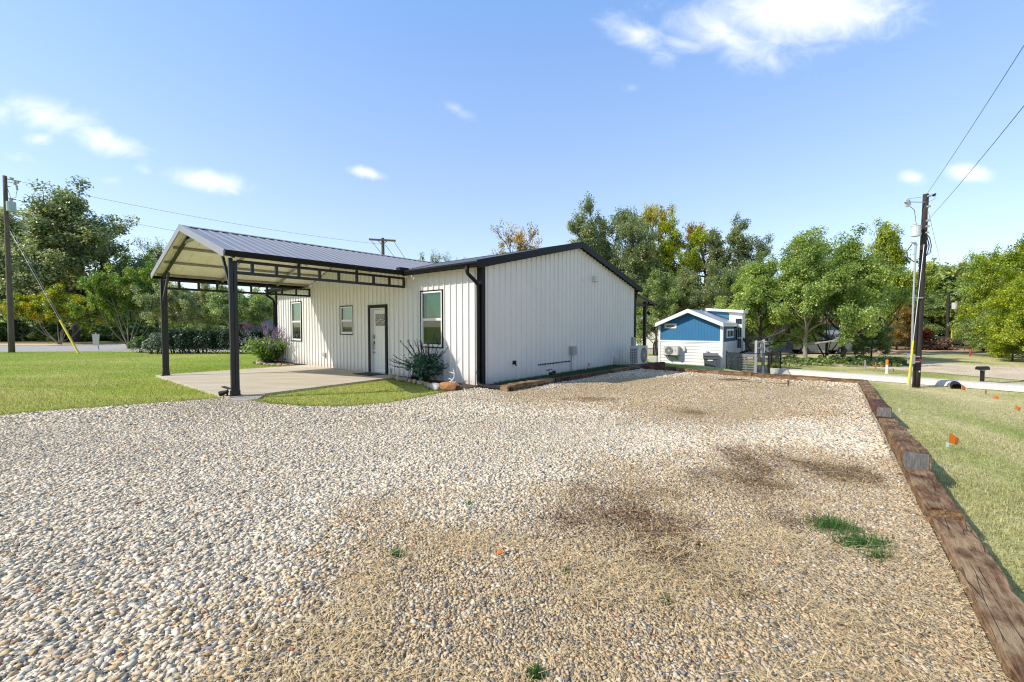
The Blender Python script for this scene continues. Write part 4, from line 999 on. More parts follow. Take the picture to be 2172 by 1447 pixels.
tie('landscape_timber', 'brown timber beneath the front end of the lower stacked tie, between lawn and gravel', (edge(-3.13)-.015, -3.13), e_(-.6), .125, .07, .205, .2, M['tie'], GT)
tie('landscape_timber', 'stacked grey-brown timber whose corrugated metal end plate is the nearest', (edge(-1.83)-.02, -1.83), (edge(1.35)+.01, 1.35), .265, .07, .205, .185, M['tie'], GT, plate=True)
tie('landscape_timber', 'dark red-brown timber with a metal end plate, stacked farther up the lawn edge', (edge(1.18)-.025, 1.18), e_(3.3), .255, .1, .19, .165, M['tiedark'], GT, plate=True)
tie('landscape_timber', 'brown timber running up to the far corner of the gravel, past the dark red one', e_(3.34), e_(6.72), .12, .11, .19, .18, M['tie'], GT)
ee = edge(6.9)
def tieb(*a, **k): tie(*a, **k)
tieb('landscape_timber', 'long brown timber along the far gravel edge, meeting the corner by the utility pole', (ee+.19, 6.93), (4.75, 6.93), .115, .115, -.19, .2, M['tie'], GT)
tieb('landscape_timber', 'brown timber along the far gravel edge, in front of the grey deck', (4.72, 6.93), (2.5, 6.93), .125, .125, -.19, .2, M['tie'], GT)
tieb('landscape_timber', 'dark timber along the far gravel edge, below the grey wheelie bin', (2.47, 6.95), (1.35, 6.95), .15, .15, -.19, .22, M['tiedark'], GT)
tieb('landscape_timber', 'half buried timber lying low in the gravel in front of the far edge', (6.0, 6.45), (2.9, 6.68), .045, .045, .16, .12, M['tie'], GT)
tieb('landscape_timber', 'short dark timber running back from the air conditioner pad', (1.16, 7.2), (1.2, 9.3), .14, .1, -.16, .25, M['tiedark'], GT)
GB = 'timbers edging the bed along the gable wall'
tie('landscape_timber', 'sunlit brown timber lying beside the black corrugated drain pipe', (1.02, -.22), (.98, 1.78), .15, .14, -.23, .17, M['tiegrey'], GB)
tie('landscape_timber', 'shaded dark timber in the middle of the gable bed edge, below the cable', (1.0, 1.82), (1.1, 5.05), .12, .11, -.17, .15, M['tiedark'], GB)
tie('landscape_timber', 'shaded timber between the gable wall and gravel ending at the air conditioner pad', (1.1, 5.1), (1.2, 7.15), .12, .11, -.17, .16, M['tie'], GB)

def leafball(name, pts, size, n, m, parent=None, up=.3, elong=1.6):
    """leaf faces scattered about points (k, 4: x, y, z, radius)"""
    pts = np.asarray(pts, float); idx = RNG.integers(0, len(pts), n); P = pts[idx]
    d = RNG.normal(0, 1, (n, 3)); d /= np.linalg.norm(d, axis=1)[:, None]
    pos = P[:, :3]+d*(P[:, 3]*RNG.random(n)**.45)[:, None]
    return leaves(name, pos, size, m, parent, up, elong, idx % 97/97.)
def leaves(name, pos, size, m, parent=None, up=.3, elong=1.6, clump=None, outward=None):
    n = len(pos); nr = RNG.normal(0, 1, (n, 3)); nr[:, 2] = np.abs(nr[:, 2])+up
    if outward is not None: nr = nr+outward*.9
    nr /= np.linalg.norm(nr, axis=1)[:, None]
    r = RNG.normal(0, 1, (n, 3)); a = np.cross(nr, r); a /= np.linalg.norm(a, axis=1)[:, None]; b = np.cross(nr, a)
    sz = (size*RNG.uniform(.6, 1.35, n))[:, None]
    fold = nr*sz*.18
    V = np.stack([pos-a*sz*elong*.5, pos-b*sz*.5+fold, pos+a*sz*elong*.5, pos+b*sz*.5+fold], 1).reshape(-1, 3)
    tone = RNG.random(n)*.6+(clump if clump is not None else RNG.random(n))*.4
    return rawmesh(name, V, 4, np.arange(4*n), m, attr=tone, parent=parent)

def rock(name, label, p, size, m, seed, group=None, rz=0, blocky=.25):
    rr = np.random.default_rng(seed); bm = bmesh.new(); bmesh.ops.create_icosphere(bm, subdivisions=3, radius=1)
    nrm = rr.normal(0, 1, (9, 3)); nrm /= np.linalg.norm(nrm, axis=1)[:, None]; dd = rr.uniform(.62, .9, 9)
    for v in bm.verts:
        c = np.array(v.co)
        for n_, d_ in zip(nrm, dd):
            k = c@n_
            if k > d_: c = c-n_*(k-d_)*.92
        c = c*(1+rr.normal(0, .012)); v.co = Vector(c*np.array(size))
    me = bpy.data.meshes.new(name); bm.to_mesh(me); bm.free(); me.materials.append(m)
    o = bpy.data.objects.new(name, me); COL.objects.link(o); o.location = (p[0], p[1], p[2] if len(p) > 2 else size[2]*.55); o.rotation_euler.z = rz
    return tag(o, label, 'rock', group)
x, y, z = W(-.22, -.92); rock('boulder', 'large orange sandstone boulder at the corner of the flower bed', (x, y, .09), (.27, .16, .14), M['rocko'], 3, rz=-.3)
x, y, z = W(-.62, -.98); rock('boulder', 'pale grey limestone block between the orange boulder and the dry bush', (x, y, .07), (.19, .12, .11), M['rockw'], 8, rz=-.7)
x, y, z = W(-.42, -.62); rock('boulder', 'low rusty stone lying behind the pale grey block', (x, y, .1), (.24, .12, .08), M['rocko'], 12, rz=-.5)
# edging stones: three larger ones described, the rest alike
row = [(-3.34, -.22), (-3.22, -.36), (-3.05, -.42), (-2.88, -.44), (-2.72, -.47), (-2.52, -.5), (-2.34, -.52), (-2.14, -.54), (-1.94, -.56), (-1.72, -.6), (-1.5, -.66), (-1.24, -.74), (-1.04, -.82), (-.86, -.9)]
for i, (a, b) in enumerate(row):
    x, y, z = W(a, b); rock('edging_stone', 'small tan fieldstone in the row edging the flower bed by the dry bush', (x, y, .045), (RNG.uniform(.07, .11), RNG.uniform(.06, .09), RNG.uniform(.06, .085)), M['rockt'] if i % 3 else M['rockw'], 40+i, 'stones edging the near flower bed', rz=i*.7)
for i in range(12):
    a = -12.9+i*.3; b = -.55-.38*math.sin(i/11*PI)
    x, y, z = W(a+.1, b); rock('edging_stone', 'small tan fieldstone edging the bed below the purple flowering bush', (x, y, .03), (RNG.uniform(.09, .14), RNG.uniform(.07, .1), RNG.uniform(.05, .08)), M['rockt'] if i % 4 else M['rockw'], 70+i, 'stones edging the bed under the purple bush', rz=i*.9)

def spikebush(label, cat, s0, t0, hgt, rad, nstem, nleaf, lm, sm, nspike, slen, seed, leafz=(.12, .75), spread=1.0):
    rr = random.Random(seed); x, y, z = W(s0, t0, .04); t = thing('flowering_bush', label, cat, (x, y, z))
    st = MB(); spk = []; lp = []
    for i in range(nstem):
        an = rr.uniform(0, 2*PI); lean = rr.uniform(.05, .75)*spread; L_ = hgt*rr.uniform(.75, 1.12); pts = []
        bx, by = rr.uniform(-.12, .12)*rad, rr.uniform(-.12, .12)*rad
        for k in range(6):
            f_ = k/5; le = lean*(.5+.8*f_); pts.append(Vector((bx+math.cos(an)*L_*f_*math.sin(le), by+math.sin(an)*L_*f_*math.sin(le), L_*f_*math.cos(le*.85))))
        st.tube(pts, [.007, .006, .006, .005, .004, .003], 4)
        for k in range(1, 5):
            for f_ in (0, .5):
                p = pts[k].lerp(pts[min(5, k+1)], f_)
                if leafz[0]*hgt < p.z < leafz[1]*hgt*1.05: lp.append((p.x, p.y, p.z, .10*rad+.05))
        if i < nspike:
            d = (pts[5]-pts[3]).normalized(); e = pts[5]
            c = [e-d*slen*.3, e+d*slen*.25+Vector((0, 0, -.0)), e+d*slen*.65+Vector((d.x*.05, d.y*.05, -.01)), e+d*slen+Vector((d.x*.09, d.y*.09, .03))]
            spk.append(c)
    st.build('stems', L['weed'], t)
    lo = leafball('foliage', lp, .05, nleaf, lm, t, up=.1, elong=2.8)
    for c in spk:
        sb = MB(); sb.tube(c, [.007, .011, .009, .004], 5)
        for k in range(26):
            f_ = rr.random()*3; i = min(2, int(f_)); p = c[i].lerp(c[i+1], f_-i)+Vector((rr.gauss(0, .012), rr.gauss(0, .012), rr.gauss(0, .012)))
            a = Vector((rr.gauss(0, 1), rr.gauss(0, 1), rr.gauss(0, 1))).normalized()*.014; b = a.orthogonal().normalized()*.011
            sb.add([p-a, p-b, p+a, p+b], [(0, 1, 2, 3)])
        sb.build('flower_spike', sm, t)
    return t
spikebush('purple flowering sage bush beside the far window', 'flowering bush', -11.75, -.52, 1.15, 1.5, 120, 4300, L['sage'], L['purple'], 80, .34, 4, leafz=(.05, .78), spread=1.2)
spikebush('dusky green bush with dark dried flower spikes under the large window', 'flowering bush', -1.72, -.36, .82, .85, 56, 1300, L['sagedk'], L['dusk'], 34, .36, 9, leafz=(.22, .8), spread=1.3)
t = thing('low_plant', 'low dark spiky plant in the mulch beside the dry bush', 'plant', W(-2.3, -.28, .04))
n = 160; an = RNG.uniform(0, 2*PI, n); V_, L_, C_ = blades(RNG.normal(0, .05, n), RNG.normal(0, .05, n), np.zeros(n), RNG.uniform(.1, .24, n), np.full(n, .014), RNG.uniform(.2, 1.1, n), np.tile(np.array([[.06, .065, .05]]), (n, 1))*RNG.uniform(.5, 1.5, (n, 1)), yaw=an)
rawmesh('leaves', V_, 3, L_, M['blade'], col=C_, parent=t)
t = thing('antler', 'bleached white antler standing on the orange boulder', 'antler', W(-.3, -.8, .19), -A)
mb = MB(); mb.tube([(0, 0, 0), (.08, 0, .03), (.16, 0, .12), (.17, 0, .22), (.12, 0, .33)], [.014, .016, .015, .012, .004], 7)
mb.tube([(.1, 0, .05), (.02, 0, .08), (-.07, 0, .07)], [.012, .01, .003], 6); mb.tube([(.17, 0, .2), (.08, 0, .24), (-.03, 0, .24)], [.011, .009, .003], 6); mb.tube([(.06, 0, .02), (.16, .03, .0), (.2, .05, .06)], [.012, .01, .003], 6)
mb.build('tines', M['horn'], t, smooth=True)
# path lights and spotlights
t = thing('path_light', 'small clear solar path light at the slab edge beside the door', 'garden light', W(-3.42, -.28, .0))
mb = MB(); mb.tube([(0, 0, -.03), (0, 0, .16)], .011, 7); mb.build('stake', M['nickel'], t)
mb = MB(); mb.tube([(0, 0, .16), (0, 0, .25)], [.032, .04], 10); mb.build('lens', M['glass'], t)
mb = MB(); mb.tube([(0, 0, .25), (0, 0, .262), (0, 0, .275)], [.055, .055, .02], 12); mb.build('cap', M['nickel'], t)
t = thing('path_light', 'small dark solar stake light in the bed below the purple bush', 'garden light', W(-9.95, -.6, .03))
mb = MB(); mb.tube([(0, 0, -.03), (0, 0, .2)], .01, 7); mb.build('stake', M['rub'], t)
mb = MB(); mb.tube([(0, 0, .2), (0, 0, .225), (0, 0, .25)], [.03, .06, .02], 10); mb.build('cap', M['rub'], t)
t = thing('spotlight', 'black solar spotlight on a stake above the timber joint by the gable', 'garden light', W(.86, 1.74, .05), -A)
mb = MB(); mb.tube([(0, 0, -.02), (0, 0, .2)], .012, 7); mb.build('stake', M['rub'], t)
mb = MB(); mb.bar((0, 0, .2), (.02, .1, .21), .09, .06); mb.tube([(.01, .02, .21), (.03, .17, .24)], [.03, .05], 9); mb.build('lamp_head', M['rub'], t)
mb = MB(); mb.bar((-.02, -.12, .3), (.03, .02, .33), .13, .012); mb.bar((0, -.05, .2), (0, -.05, .31), .012, .012); mb.build('solar_panel', M['carglass'], t)
t = thing('spotlight', 'black solar floodlight at the foot of the front carport post', 'garden light', W(-3.17, -4.56, .03), -A)
mb = MB(); mb.tube([(0, 0, 0), (0, 0, .1)], .018, 7); mb.build('stake', M['rub'], t)
mb = MB(); mb.tube([(.03, .0, .1), (-.1, -.1, .05)], [.035, .06], 10); mb.build('lamp_head', M['rub'], t)
mb = MB(); mb.bar((-.1, -.05, .2), (.06, .04, .15), .1, .012); mb.bar((0, 0, .1), (0, 0, .17), .012, .012); mb.build('solar_panel', M['carglass'], t)
mb = MB(); mb.prism([(-4.98, -.05), (-4.98, -.62), (-4.05, -.62), (-4.05, -.05)], lambda a, b, z: (a, b, z), .036, .05); o = mb.build('door_mat', M['rub']); o.location = W(0, 0); o.rotation_euler.z = -A
tag(o, 'flat black door mat on the slab in front of the white door', 'door mat')

# ------------------------------------------------------------------ utility poles and wires
def wirepath(p, q, sag, n=14):
    p = Vector(p); q = Vector(q); out = []
    for k in range(n+1):
        f_ = k/n; v = p.lerp(q, f_); v.z -= sag*4*f_*(1-f_); out.append(v)
    return out
PR = at(1943, 819, 16.5); RB = Vector((PR[0], PR[1], hz(PR[0], PR[1])-.05)); RT = Vector(at(1957, 412, 16.5))
RT = Vector((RB.x+.14, RB.y, RT.z))
pole = thing('utility_pole', 'dark creosoted utility pole on the side lawn with a white transformer can', 'utility pole', RB)
hP = RT.z-RB.z; tilt = (RT.x-RB.x)/hP
px_ = lambda z: tilt*z                                   # pole axis leans very slightly
mb = MB(); mb.tube([(px_(z), 0, z) for z in np.linspace(0, hP, 9)], list(np.linspace(.118, .088, 9)), 16); mb.build('pole', M['poled'], pole, smooth=True)
zof = lambda py: (at(1950, py, 16.5)[2]-RB.z)
xof = lambda px, py=600: (at(px, py, 16.5)[0]-RB.x)
tz_ = zof(492)
mb = MB(); mb.tube([(xof(1940, 492), -.05, zof(502)), (xof(1940, 492), -.05, zof(481))], .15, 18); tr = mb.build('transformer', M['tank'], pole, smooth=False)
mb = MB(); mb.tube([(xof(1940, 492), -.05, zof(481)), (xof(1940, 492), -.05, zof(479.5))], .16, 18); mb.build('lid', M['tank'], tr)
mb = MB(); mb.tube([(xof(1938.5, 475), -.05, zof(479.5)), (xof(1938.5, 475), -.05, zof(476)), (xof(1938.5, 475), -.05, zof(472))], [.05, .06, .03], 10); mb.build('bushing', M['insul'], tr)
mb = MB(); mb.box(xof(1944, 487), xof(1950, 487), -.1, -.02, zof(488), zof(485)); mb.box(xof(1944, 497), xof(1950, 497), -.1, -.02, zof(498), zof(495)); mb.build('bracket', M['galv'], tr)
mb = MB(); mb.bar((xof(1921, 437), -.15, zof(438)), (xof(1913, 431), -.15, zof(430)), .12, .05); mb.tube([(xof(1921, 433), -.15, zof(439)), (xof(1917, 428), -.15, zof(426))], .045, 8); mb.tube([(xof(1923, 433), -.12, zof(436)), (xof(1920, 428), -.12, zof(427))], .05, 8); mb.box(xof(1913, 438), xof(1919, 438), -.2, -.1, zof(441), zof(437)); fc = mb.build('fuse_cutout', M['insul'], pole)
mb = MB(); mb.bar((xof(1923, 430), -.12, zof(430.5)), (px_(zof(430)), -.05, zof(430)), .025, .025); mb.bar((px_(zof(417)), -.1, zof(417)), (xof(1978, 414), -.1, zof(414)), .03, .03); mb.bar((px_(zof(440)), -.12, zof(440)), (px_(zof(470)), -.13, zof(470)), .02, .01)
for py in (418, 440, 470, 482, 495): mb.box(px_(zof(py))-.05, px_(zof(py))+.05, -.17, -.1, zof(py)-.03, zof(py)+.03)
mb.build('line_hardware', M['galv'], pole)
mb = MB(); mb.tube([(xof(1974, 416), -.1, zof(416.5)), (xof(1979, 413), -.1, zof(413))], [.05, .03], 7); mb.build('insulator', M['rub'], pole)
mb = MB(); cx0 = px_(zof(560))-.35
mb.tube([(xof(1936, 525), -.12, zof(520)), (xof(1932, 600), -.12, zof(640)), (xof(1927, 760), -.12, zof(760))], .033, 8); mb.tube([(xof(1927, 760), -.12, zof(760)), (xof(1924, 822), -.12, -.05)], .028, 8); cd = mb.build('service_conduit', M['galv'], pole)
mb = MB(); mb.box(xof(1921, 765), xof(1931, 765), -.2, -.06, zof(771), zof(751)); mb.tube([(xof(1917, 757), -.14, zof(757)), (xof(1922, 757), -.14, zof(757))], .05, 8); mb.build('meter_box', M['galv'], cd)
for py in (632, 756, 767):
    mb = MB(); mb.bar((xof(1929, py), -.11, zof(py)), (px_(zof(py)), -.1, zof(py)), .02, .05); mb.build('conduit_strut', M['galv'], pole)
mb = MB(); mb.tube([(xof(1926, 522), -.12, zof(516)), (xof(1934, 520), -.12, zof(517)), (xof(1938, 522), -.12, zof(523))], [.02, .05, .04], 8); mb.build('weatherhead', M['galv'], cd)
mb = MB()
for k, dx in enumerate((0, 5, -4)):
    mb.tube([(xof(1959, 490), -.02, zof(490+k)), (xof(1966+dx, 505), -.02, zof(505)), (xof(1969+dx, 522), -.03, zof(522)), (xof(1966+dx, 536), -.03, zof(537)), (xof(1957, 548), -.03, zof(547))], .016, 6)
mb.tube([(xof(1928, 518), -.12, zof(520)), (xof(1918, 535), -.1, zof(534)), (xof(1920, 548), -.1, zof(547)), (xof(1932, 556), -.12, zof(556)), (xof(1946, 555), -.12, zof(555))], .018, 6)
mb.tube([(xof(1922, 440), -.15, zof(440)), (xof(1934, 448), -.1, zof(447)), (xof(1939, 462), -.05, zof(461)), (xof(1938.5, 472), -.05, zof(472))], .01, 6)
mb.tube([(xof(1915, 425), -.15, zof(425)), (px_(zof(418)), -.1, zof(418))], .006, 5)
mb.tube([(xof(1979, 414), -.1, zof(415)), (xof(1977, 424), -.1, zof(424)), (xof(1964, 430), -.1, zof(430))], .006, 5)
mb.build('drop_cable', M['wire'], pole)
mb = MB(); mb.tube([(px_(zof(765)), 0, zof(768)), (px_(zof(757)), 0, zof(762))], .117, 16); mb.build('painted_band', M['redpaint'], pole)
mb = MB(); mb.box(px_(zof(790))-.03, px_(zof(790))+.02, -.125, -.11, zof(789), zof(786)); mb.build('tag_plate', M['white'], pole)
gw_ = thing('guy_wire', 'guy wire in a tall yellow guard anchored in front of the dark creosoted pole', 'guy wire', (0, 0, 0))
ga = Vector(at(1925, 832, 16.0)); ga.z = hz(ga.x, ga.y)-.02; gb_ = Vector((RB.x+.04, RB.y-.1, RB.z+zof(520)))
gl = lambda f_: ga.lerp(gb_, f_)
gw_.location = ga
mb = MB(); mb.tube([(0, 0, -.05)]+[gl(1.0)-ga], .012, 6); mb.build('steel_wire', M['galv'], gw_)
mb = MB(); mb.tube([gl(.03)-ga, gl(.335)-ga], .03, 10); mb.build('yellow_guard', M['yellow'], gw_)
def line(label, p, q, sag, r=.012):
    mb = MB(); mb.tube(wirepath(p, q, sag), r, 5); o = mb.build('power_line', M['wire']); return tag(o, label, 'power line')
T1 = Vector((RT.x, RT.y, RT.z-.05)); e1 = Vector((at(2172, 75, 7.5)[0], 7.5, RT.z)); d1 = (e1-T1)
line('upper power line running from the creosoted pole top over the top right corner', T1, T1+d1*2.4, .25, .0055)
T2 = Vector((RT.x+.12, RT.y, RB.z+zof(466))); e2 = Vector((at(2172, 190, 7.5)[0], 7.5, at(2172, 190, 7.5)[2])); d2 = e2-T2
line('lower power line from the creosoted pole below the transformer fuse to the right edge', T2, T2+d2*2.4, .3, .006)
FPb = at(2009, 735, 47); FP = Vector((FPb[0], FPb[1], hz(FPb[0], FPb[1]))); FPt = Vector((FP.x, FP.y, at(2009, 622, 47)[2]))
line('thin power line sloping from the creosoted pole down to the small far pole', (RT.x+.1, RT.y, RB.z+zof(445)), FPt-Vector((0, 0, .1)), .2, .006)
line('second thin power line sloping from the creosoted pole toward the far woods', (RT.x+.1, RT.y, RB.z+zof(500)), FPt-Vector((.35, 0, .6)), .2, .005)
p2 = thing('utility_pole', 'small far dark utility pole standing against the green woods by the brush pile', 'utility pole', FP)
hh = FPt.z-FP.z
mb = MB(); mb.tube([(0, 0, -.1), (-.05, 0, hh)], [.17, .13], 10); mb.build('pole', M['poled'], p2)
mb = MB(); mb.tube([(.55, -.1, hh-1.05), (.55, -.1, hh-1.75)], .28, 12); mb.bar((0, 0, hh-1.3), (.5, 0, hh-1.3), .06, .06); mb.build('transformer', M['tank'], p2)
mb = MB(); mb.tube([(0, -.1, hh-.15), (.4, -.1, hh-.05), (.7, -.1, hh+.1), (1.0, -.1, hh+.35)], .05, 6); mb.bar((-.3, 0, hh-.3), (.25, 0, hh-.3), .06, .08); mb.build('line_hardware', M['galv'], p2)
mb = MB(); mb.tube([(.3, -.2, 0), (.25, -.2, 2.2)], .07, 8); mb.build('guy_guard', M['yellow'], p2)

PL = at(25, 745, 25); LB = Vector((PL[0], PL[1], hz(PL[0], PL[1]))); LTz = at(8, 373, 25)[2]; hL = LTz-LB.z
lp_ = thing('utility_pole', 'tall weathered grey-brown utility pole on the lawn at the left edge by the street', 'utility pole', LB)
lx = lambda z: -.0*z
mb = MB(); mb.tube([(0, 0, z) for z in np.linspace(-.1, hL, 9)], list(np.linspace(.14, .09, 9)), 16); mb.build('pole', M['polel'], lp_, smooth=True)
zL = lambda py: at(20, py, 25)[2]-LB.z
mb = MB(); mb.tube([(.36, -.05, zL(449)), (.36, -.05, zL(429))], .2, 16); tr = mb.build('transformer', M['tankb'], lp_)
mb = MB(); mb.tube([(.36, -.05, zL(429)), (.36, -.05, zL(421))], [.06, .1], 8); mb.build('bushing', M['insul'], tr)
mb = MB(); mb.bar((.1, 0, zL(379.5)), (.95, -.05, zL(386)), .05, .05); mb.bar((.1, 0, zL(421)), (.62, -.05, zL(424)), .05, .05); mb.bar((.1, 0, zL(386)), (.5, -.05, zL(388)), .03, .03); mb.bar((.1, 0, zL(396)), (.28, 0, zL(396)), .03, .03); mb.build('cross_bracket', M['wire'], lp_)
mb = MB(); mb.tube([(.45, -.05, zL(383)), (.45, -.05, zL(378))], [.05, .1], 8); mb.tube([(.68, -.05, zL(384)), (.62, -.05, zL(393))], .07, 8); mb.tube([(.72, -.05, zL(394)), (.75, -.05, zL(404))], .05, 8); mb.tube([(.76, -.05, zL(386)), (.82, -.05, zL(389))], .06, 8); mb.build('insulator', M['insul'], lp_)
mb = MB(); mb.tube([(.75, -.05, zL(404)), (.68, -.05, zL(412)), (.66, -.05, zL(420)), (.4, -.05, zL(421))], .012, 5); mb.tube([(.13, 0, zL(400)), (.36, -.05, zL(421))], .012, 5); mb.build('jumper_cable', M['wire'], lp_)
gw2 = thing('guy_wire', 'guy wire in a yellow guard slanting from the lawn up to the left utility pole', 'guy wire')
ga2 = Vector(g(168, 753)); gb2 = LB+Vector((0.1, 0, zL(500)))
a_ = Vector(at(130, 680, 24.3))
gw2.location = ga2; dvec = (Vector(at(72, 545, 24.7))-ga2)
gb2 = LB+Vector((.12, 0, zL(486))); gd = gb2-ga2
mb = MB(); mb.tube([(0, 0, -.05), gd], .006, 6); mb.tube([(.1, 0, -.05), gd+Vector((0, 0, .25))], .005, 5); mb.build('steel_wire', M['galv'], gw2)
mb = MB(); mb.tube([gd*.01, gd*.26], .045, 8); mb.build('yellow_guard', M['yellow'], gw2)
TPt = at(812, 505, 38); TP = Vector((TPt[0], TPt[1], hz(TPt[0], TPt[1]))); hT = TPt[2]-TP.z
tp = thing('utility_pole', 'wooden utility pole with a level crossarm showing above the carport roof', 'utility pole', TP)
mb = MB(); mb.tube([(0, 0, 0), (0, 0, hT)], [.2, .13], 12); mb.build('pole', M['polel'], tp)
mb = MB(); mb.bar((-1.17, -.15, hT-.15), (1.15, -.1, hT-.26), .1, .16); mb.build('crossarm', M['polel'], tp)
mb = MB(); mb.bar((-.4, -.15, hT-.25), (0, -.12, hT-.62), .04, .06); mb.bar((.42, -.15, hT-.28), (0, -.12, hT-.62), .04, .06); mb.build('arm_brace', M['polel'], tp)
mb = MB(); mb.tube([(-.95, -.15, hT-.3), (-.2, 3, hT-1.9)], .02, 5); mb.tube([(1.05, -.15, hT-.36), (1.7, 3, hT-2.1)], .02, 5); mb.tube([(.2, 0, hT-.6), (.8, 3, hT-2.0)], .02, 5); mb.build('stay_wire', M['wire'], tp)
line('upper power line from the left weathered pole across to the crossarm pole', (LB.x+.95, LB.y, LB.z+zL(386)), (TP.x, TP.y, TP.z+hT-.57), .35, .009)
line('lower power line from the left weathered pole passing behind the carport', (LB.x+.6, LB.y, LB.z+zL(424)), (TP.x, TP.y, TP.z+hT-1.75), .45, .009)

# ------------------------------------------------------------------ tiny house
THP = at(1531, 785, 20.8); TH0 = Vector((THP[0], THP[1], hz(THP[0], THP[1])-.05))
zt = lambda py, Y=20.8: at(1500, py, Y)[2]-TH0.z
th = thing('tiny_house', 'small blue and white gabled tiny house with a white trimmed roof', 'tiny house', TH0, -A)
WID, DP = 3.12, 4.0; zbl, zev, zrg = zt(726), zt(691), zt(664, 21.8)+.02
mb = MB(); k = 0.0
while k < zbl-.02:
    z1 = min(k+.155, zbl); mb.prism([(-.0, k), (-.026, k), (-.006, z1), (0, z1)], lambda a, b, q_: (q_, a, b), -WID, 0); mb.prism([(0, k), (.026, k), (.006, z1), (0, z1)], lambda a, b, q_: (a, q_, b), 0, DP); k += .155
mb.box(-WID+.001, -.001, .001, DP, -.3, zbl); mb.build('lower_siding', M['lap'], th)
def wl(a): return zev+(zrg-zev)*(1-abs(a+WID/2)/(WID/2))
mb = MB(); mb.prism([(-WID+.002, zbl), (-.002, zbl), (-.002, zev), (-WID/2, zrg), (-WID+.002, zev)], lambda a, b, q_: (a, q_, b), .0, .05)
a = -WID+.03
mb.build('gable_boards', M['blue'], th)
mb = MB(); a = -WID+.17
while a < -.05: mb.box(a-.005, a+.005, -.0035, .0005, zbl+.06, wl(a)-.01); a += .152
mb.build('board_grooves', M['blued'], th)
mb = MB(); mb.box(-.05, .0, .05, 2.6, zbl, zev-.02); mb.box(-.05, 0, 2.6, DP, zbl, zev); mb.box(-WID, -WID+.05, .05, DP, zbl, zev); mb.build('side_boards', M['blued'], th)
mb = MB(); mb.box(-WID-.02, -WID+.08, -.04, 0, -.1, zev); mb.box(-.09, .03, -.04, 0, -.1, zev); mb.box(.0, .035, 0, .09, -.1, zev); mb.box(-WID+.08, -.09, -.04, -.002, zbl-.03, zbl+.05); mb.build('corner_boards', M['white'], th)
OVH = .3; sl_ = (zrg-zev)/(WID/2); ev = .09
for sg in (-1, 1):
    r0 = (-WID/2, zrg+.1); e0 = (-WID/2+sg*(WID/2+ev), zrg+.1-sl_*(WID/2+ev))
    mb = MB(); mb.prism([r0, e0, (e0[0], e0[1]+.07), (r0[0], r0[1]+.07)], lambda a, b, q_: (a, q_, b), -OVH, DP+.2); mb.build('roof_slope', M['metalroof'], th)
    mb = MB(); mb.prism([(r0[0], r0[1]-.11), (e0[0]-sg*.0, e0[1]-.11), (e0[0], e0[1]+.085), (r0[0], r0[1]+.085)], lambda a, b, q_: (a, q_, b), -OVH-.03, -OVH)
    mb.box(min(e0[0], e0[0]+sg*.03), max(e0[0], e0[0]+sg*.03), -OVH, DP+.2, e0[1]-.1, e0[1]+.06); mb.build('fascia', M['white'], th)
wz0, wz1 = zt(697), zt(686)
wx0, wx1 = -2.82, -2.2
mb = MB(); mb.box(wx0, wx1, -.035, -.002, wz0, wz1); wo = mb.build('window', M['white'], th)
mb = MB(); mb.box(wx0+.1, wx1-.1, -.042, -.036, wz0+.085, wz1-.1); mb.build('pane', M['carglass'], wo)
mb = MB(); mb.box(.001, .04, .75, 2.2, zt(718), zt(698)); wo = mb.build('window', M['white'], th)
mb = MB()
for k in range(4): mb.box(.041, .046, .86+k*.32, 1.1+k*.32, zt(715), zt(702))
mb.build('pane', M['carglass'], wo)
# bump-out with tall windows and its dormer roof
bz1 = zt(668, 23.4)+.1
mb = MB(); mb.box(-.3, .34, 2.6, 3.3, -.1, bz1); bo = mb.build('bay', M['lap'], th)
mb = MB(); mb.add([(-1.45, 2.42, zrg+.16), (.42, 2.42, bz1-.02), (.42, 3.5, bz1-.02), (-1.45, 3.5, zrg+.16), (-1.45, 2.42, zrg+.3), (.42, 2.42, bz1+.12), (.42, 3.5, bz1+.12), (-1.45, 3.5, zrg+.3)], [(0, 1, 2, 3), (4, 5, 6, 7), (0, 1, 5, 4), (1, 2, 6, 5), (2, 3, 7, 6), (3, 0, 4, 7)]); mb.build('dormer_roof', M['white'], th)
mb = MB(); mb.prism([(-1.4, zrg+.1), (-.3, bz1-.3), (-.3, bz1), (-1.4, zrg+.2)], lambda a, b, q_: (a, q_, b), 2.6, 2.65); mb.build('dormer_cheek', M['blue'], th)
for nm, z0, z1, xs_ in (('window', zt(687, 22.3), zt(676, 22.3), (.03, .13, .23)), ('window', zt(716, 22.3), zt(695, 22.3), (.13, .23)), ('window', zt(739, 22.3), zt(718.5, 22.3), (.13, .23)), ('window', zt(722, 22.3), zt(699, 22.3), (.03,))):
    mb = MB()
    for a in xs_: mb.box(a, a+.08, 2.57, 2.598, z0, z1)
    wo = mb.build('pane', M['glass'] if nm == 'x' else M['carglass'], bo)
mb = MB(); mb.box(-.05, .12, 2.42, 2.56, zt(697, 22), zt(688, 22)); mb.build('wall_lantern', M['rub'], th, bevel=.02)
mb = MB(); mb.tube([(-.72, -.03, zt(747)), (-.6, -.1, zt(749))], [.05, .07], 8); mb.build('hose_bib', M['galv'], th)
mb = MB(); mb.box(-1.82, -1.72, -.12, -.03, zt(747.5), zt(740)); mb.tube([(-1.77, -.06, zt(740)), (-1.77, -.06, zt(737))], .03, 8); mb.build('disconnect_box', M['acw'], th)
t = thing('air_conditioner', 'ivory air conditioner hung on the white wall of the blue tiny house', 'air conditioner', TH0+Vector((UX*-2.74-VX*.38, UY*-2.74-VY*.38, zt(756, 21.6))), -A)
ac_unit(t, (.74, .3, .5), '-y', False)
mb = MB()
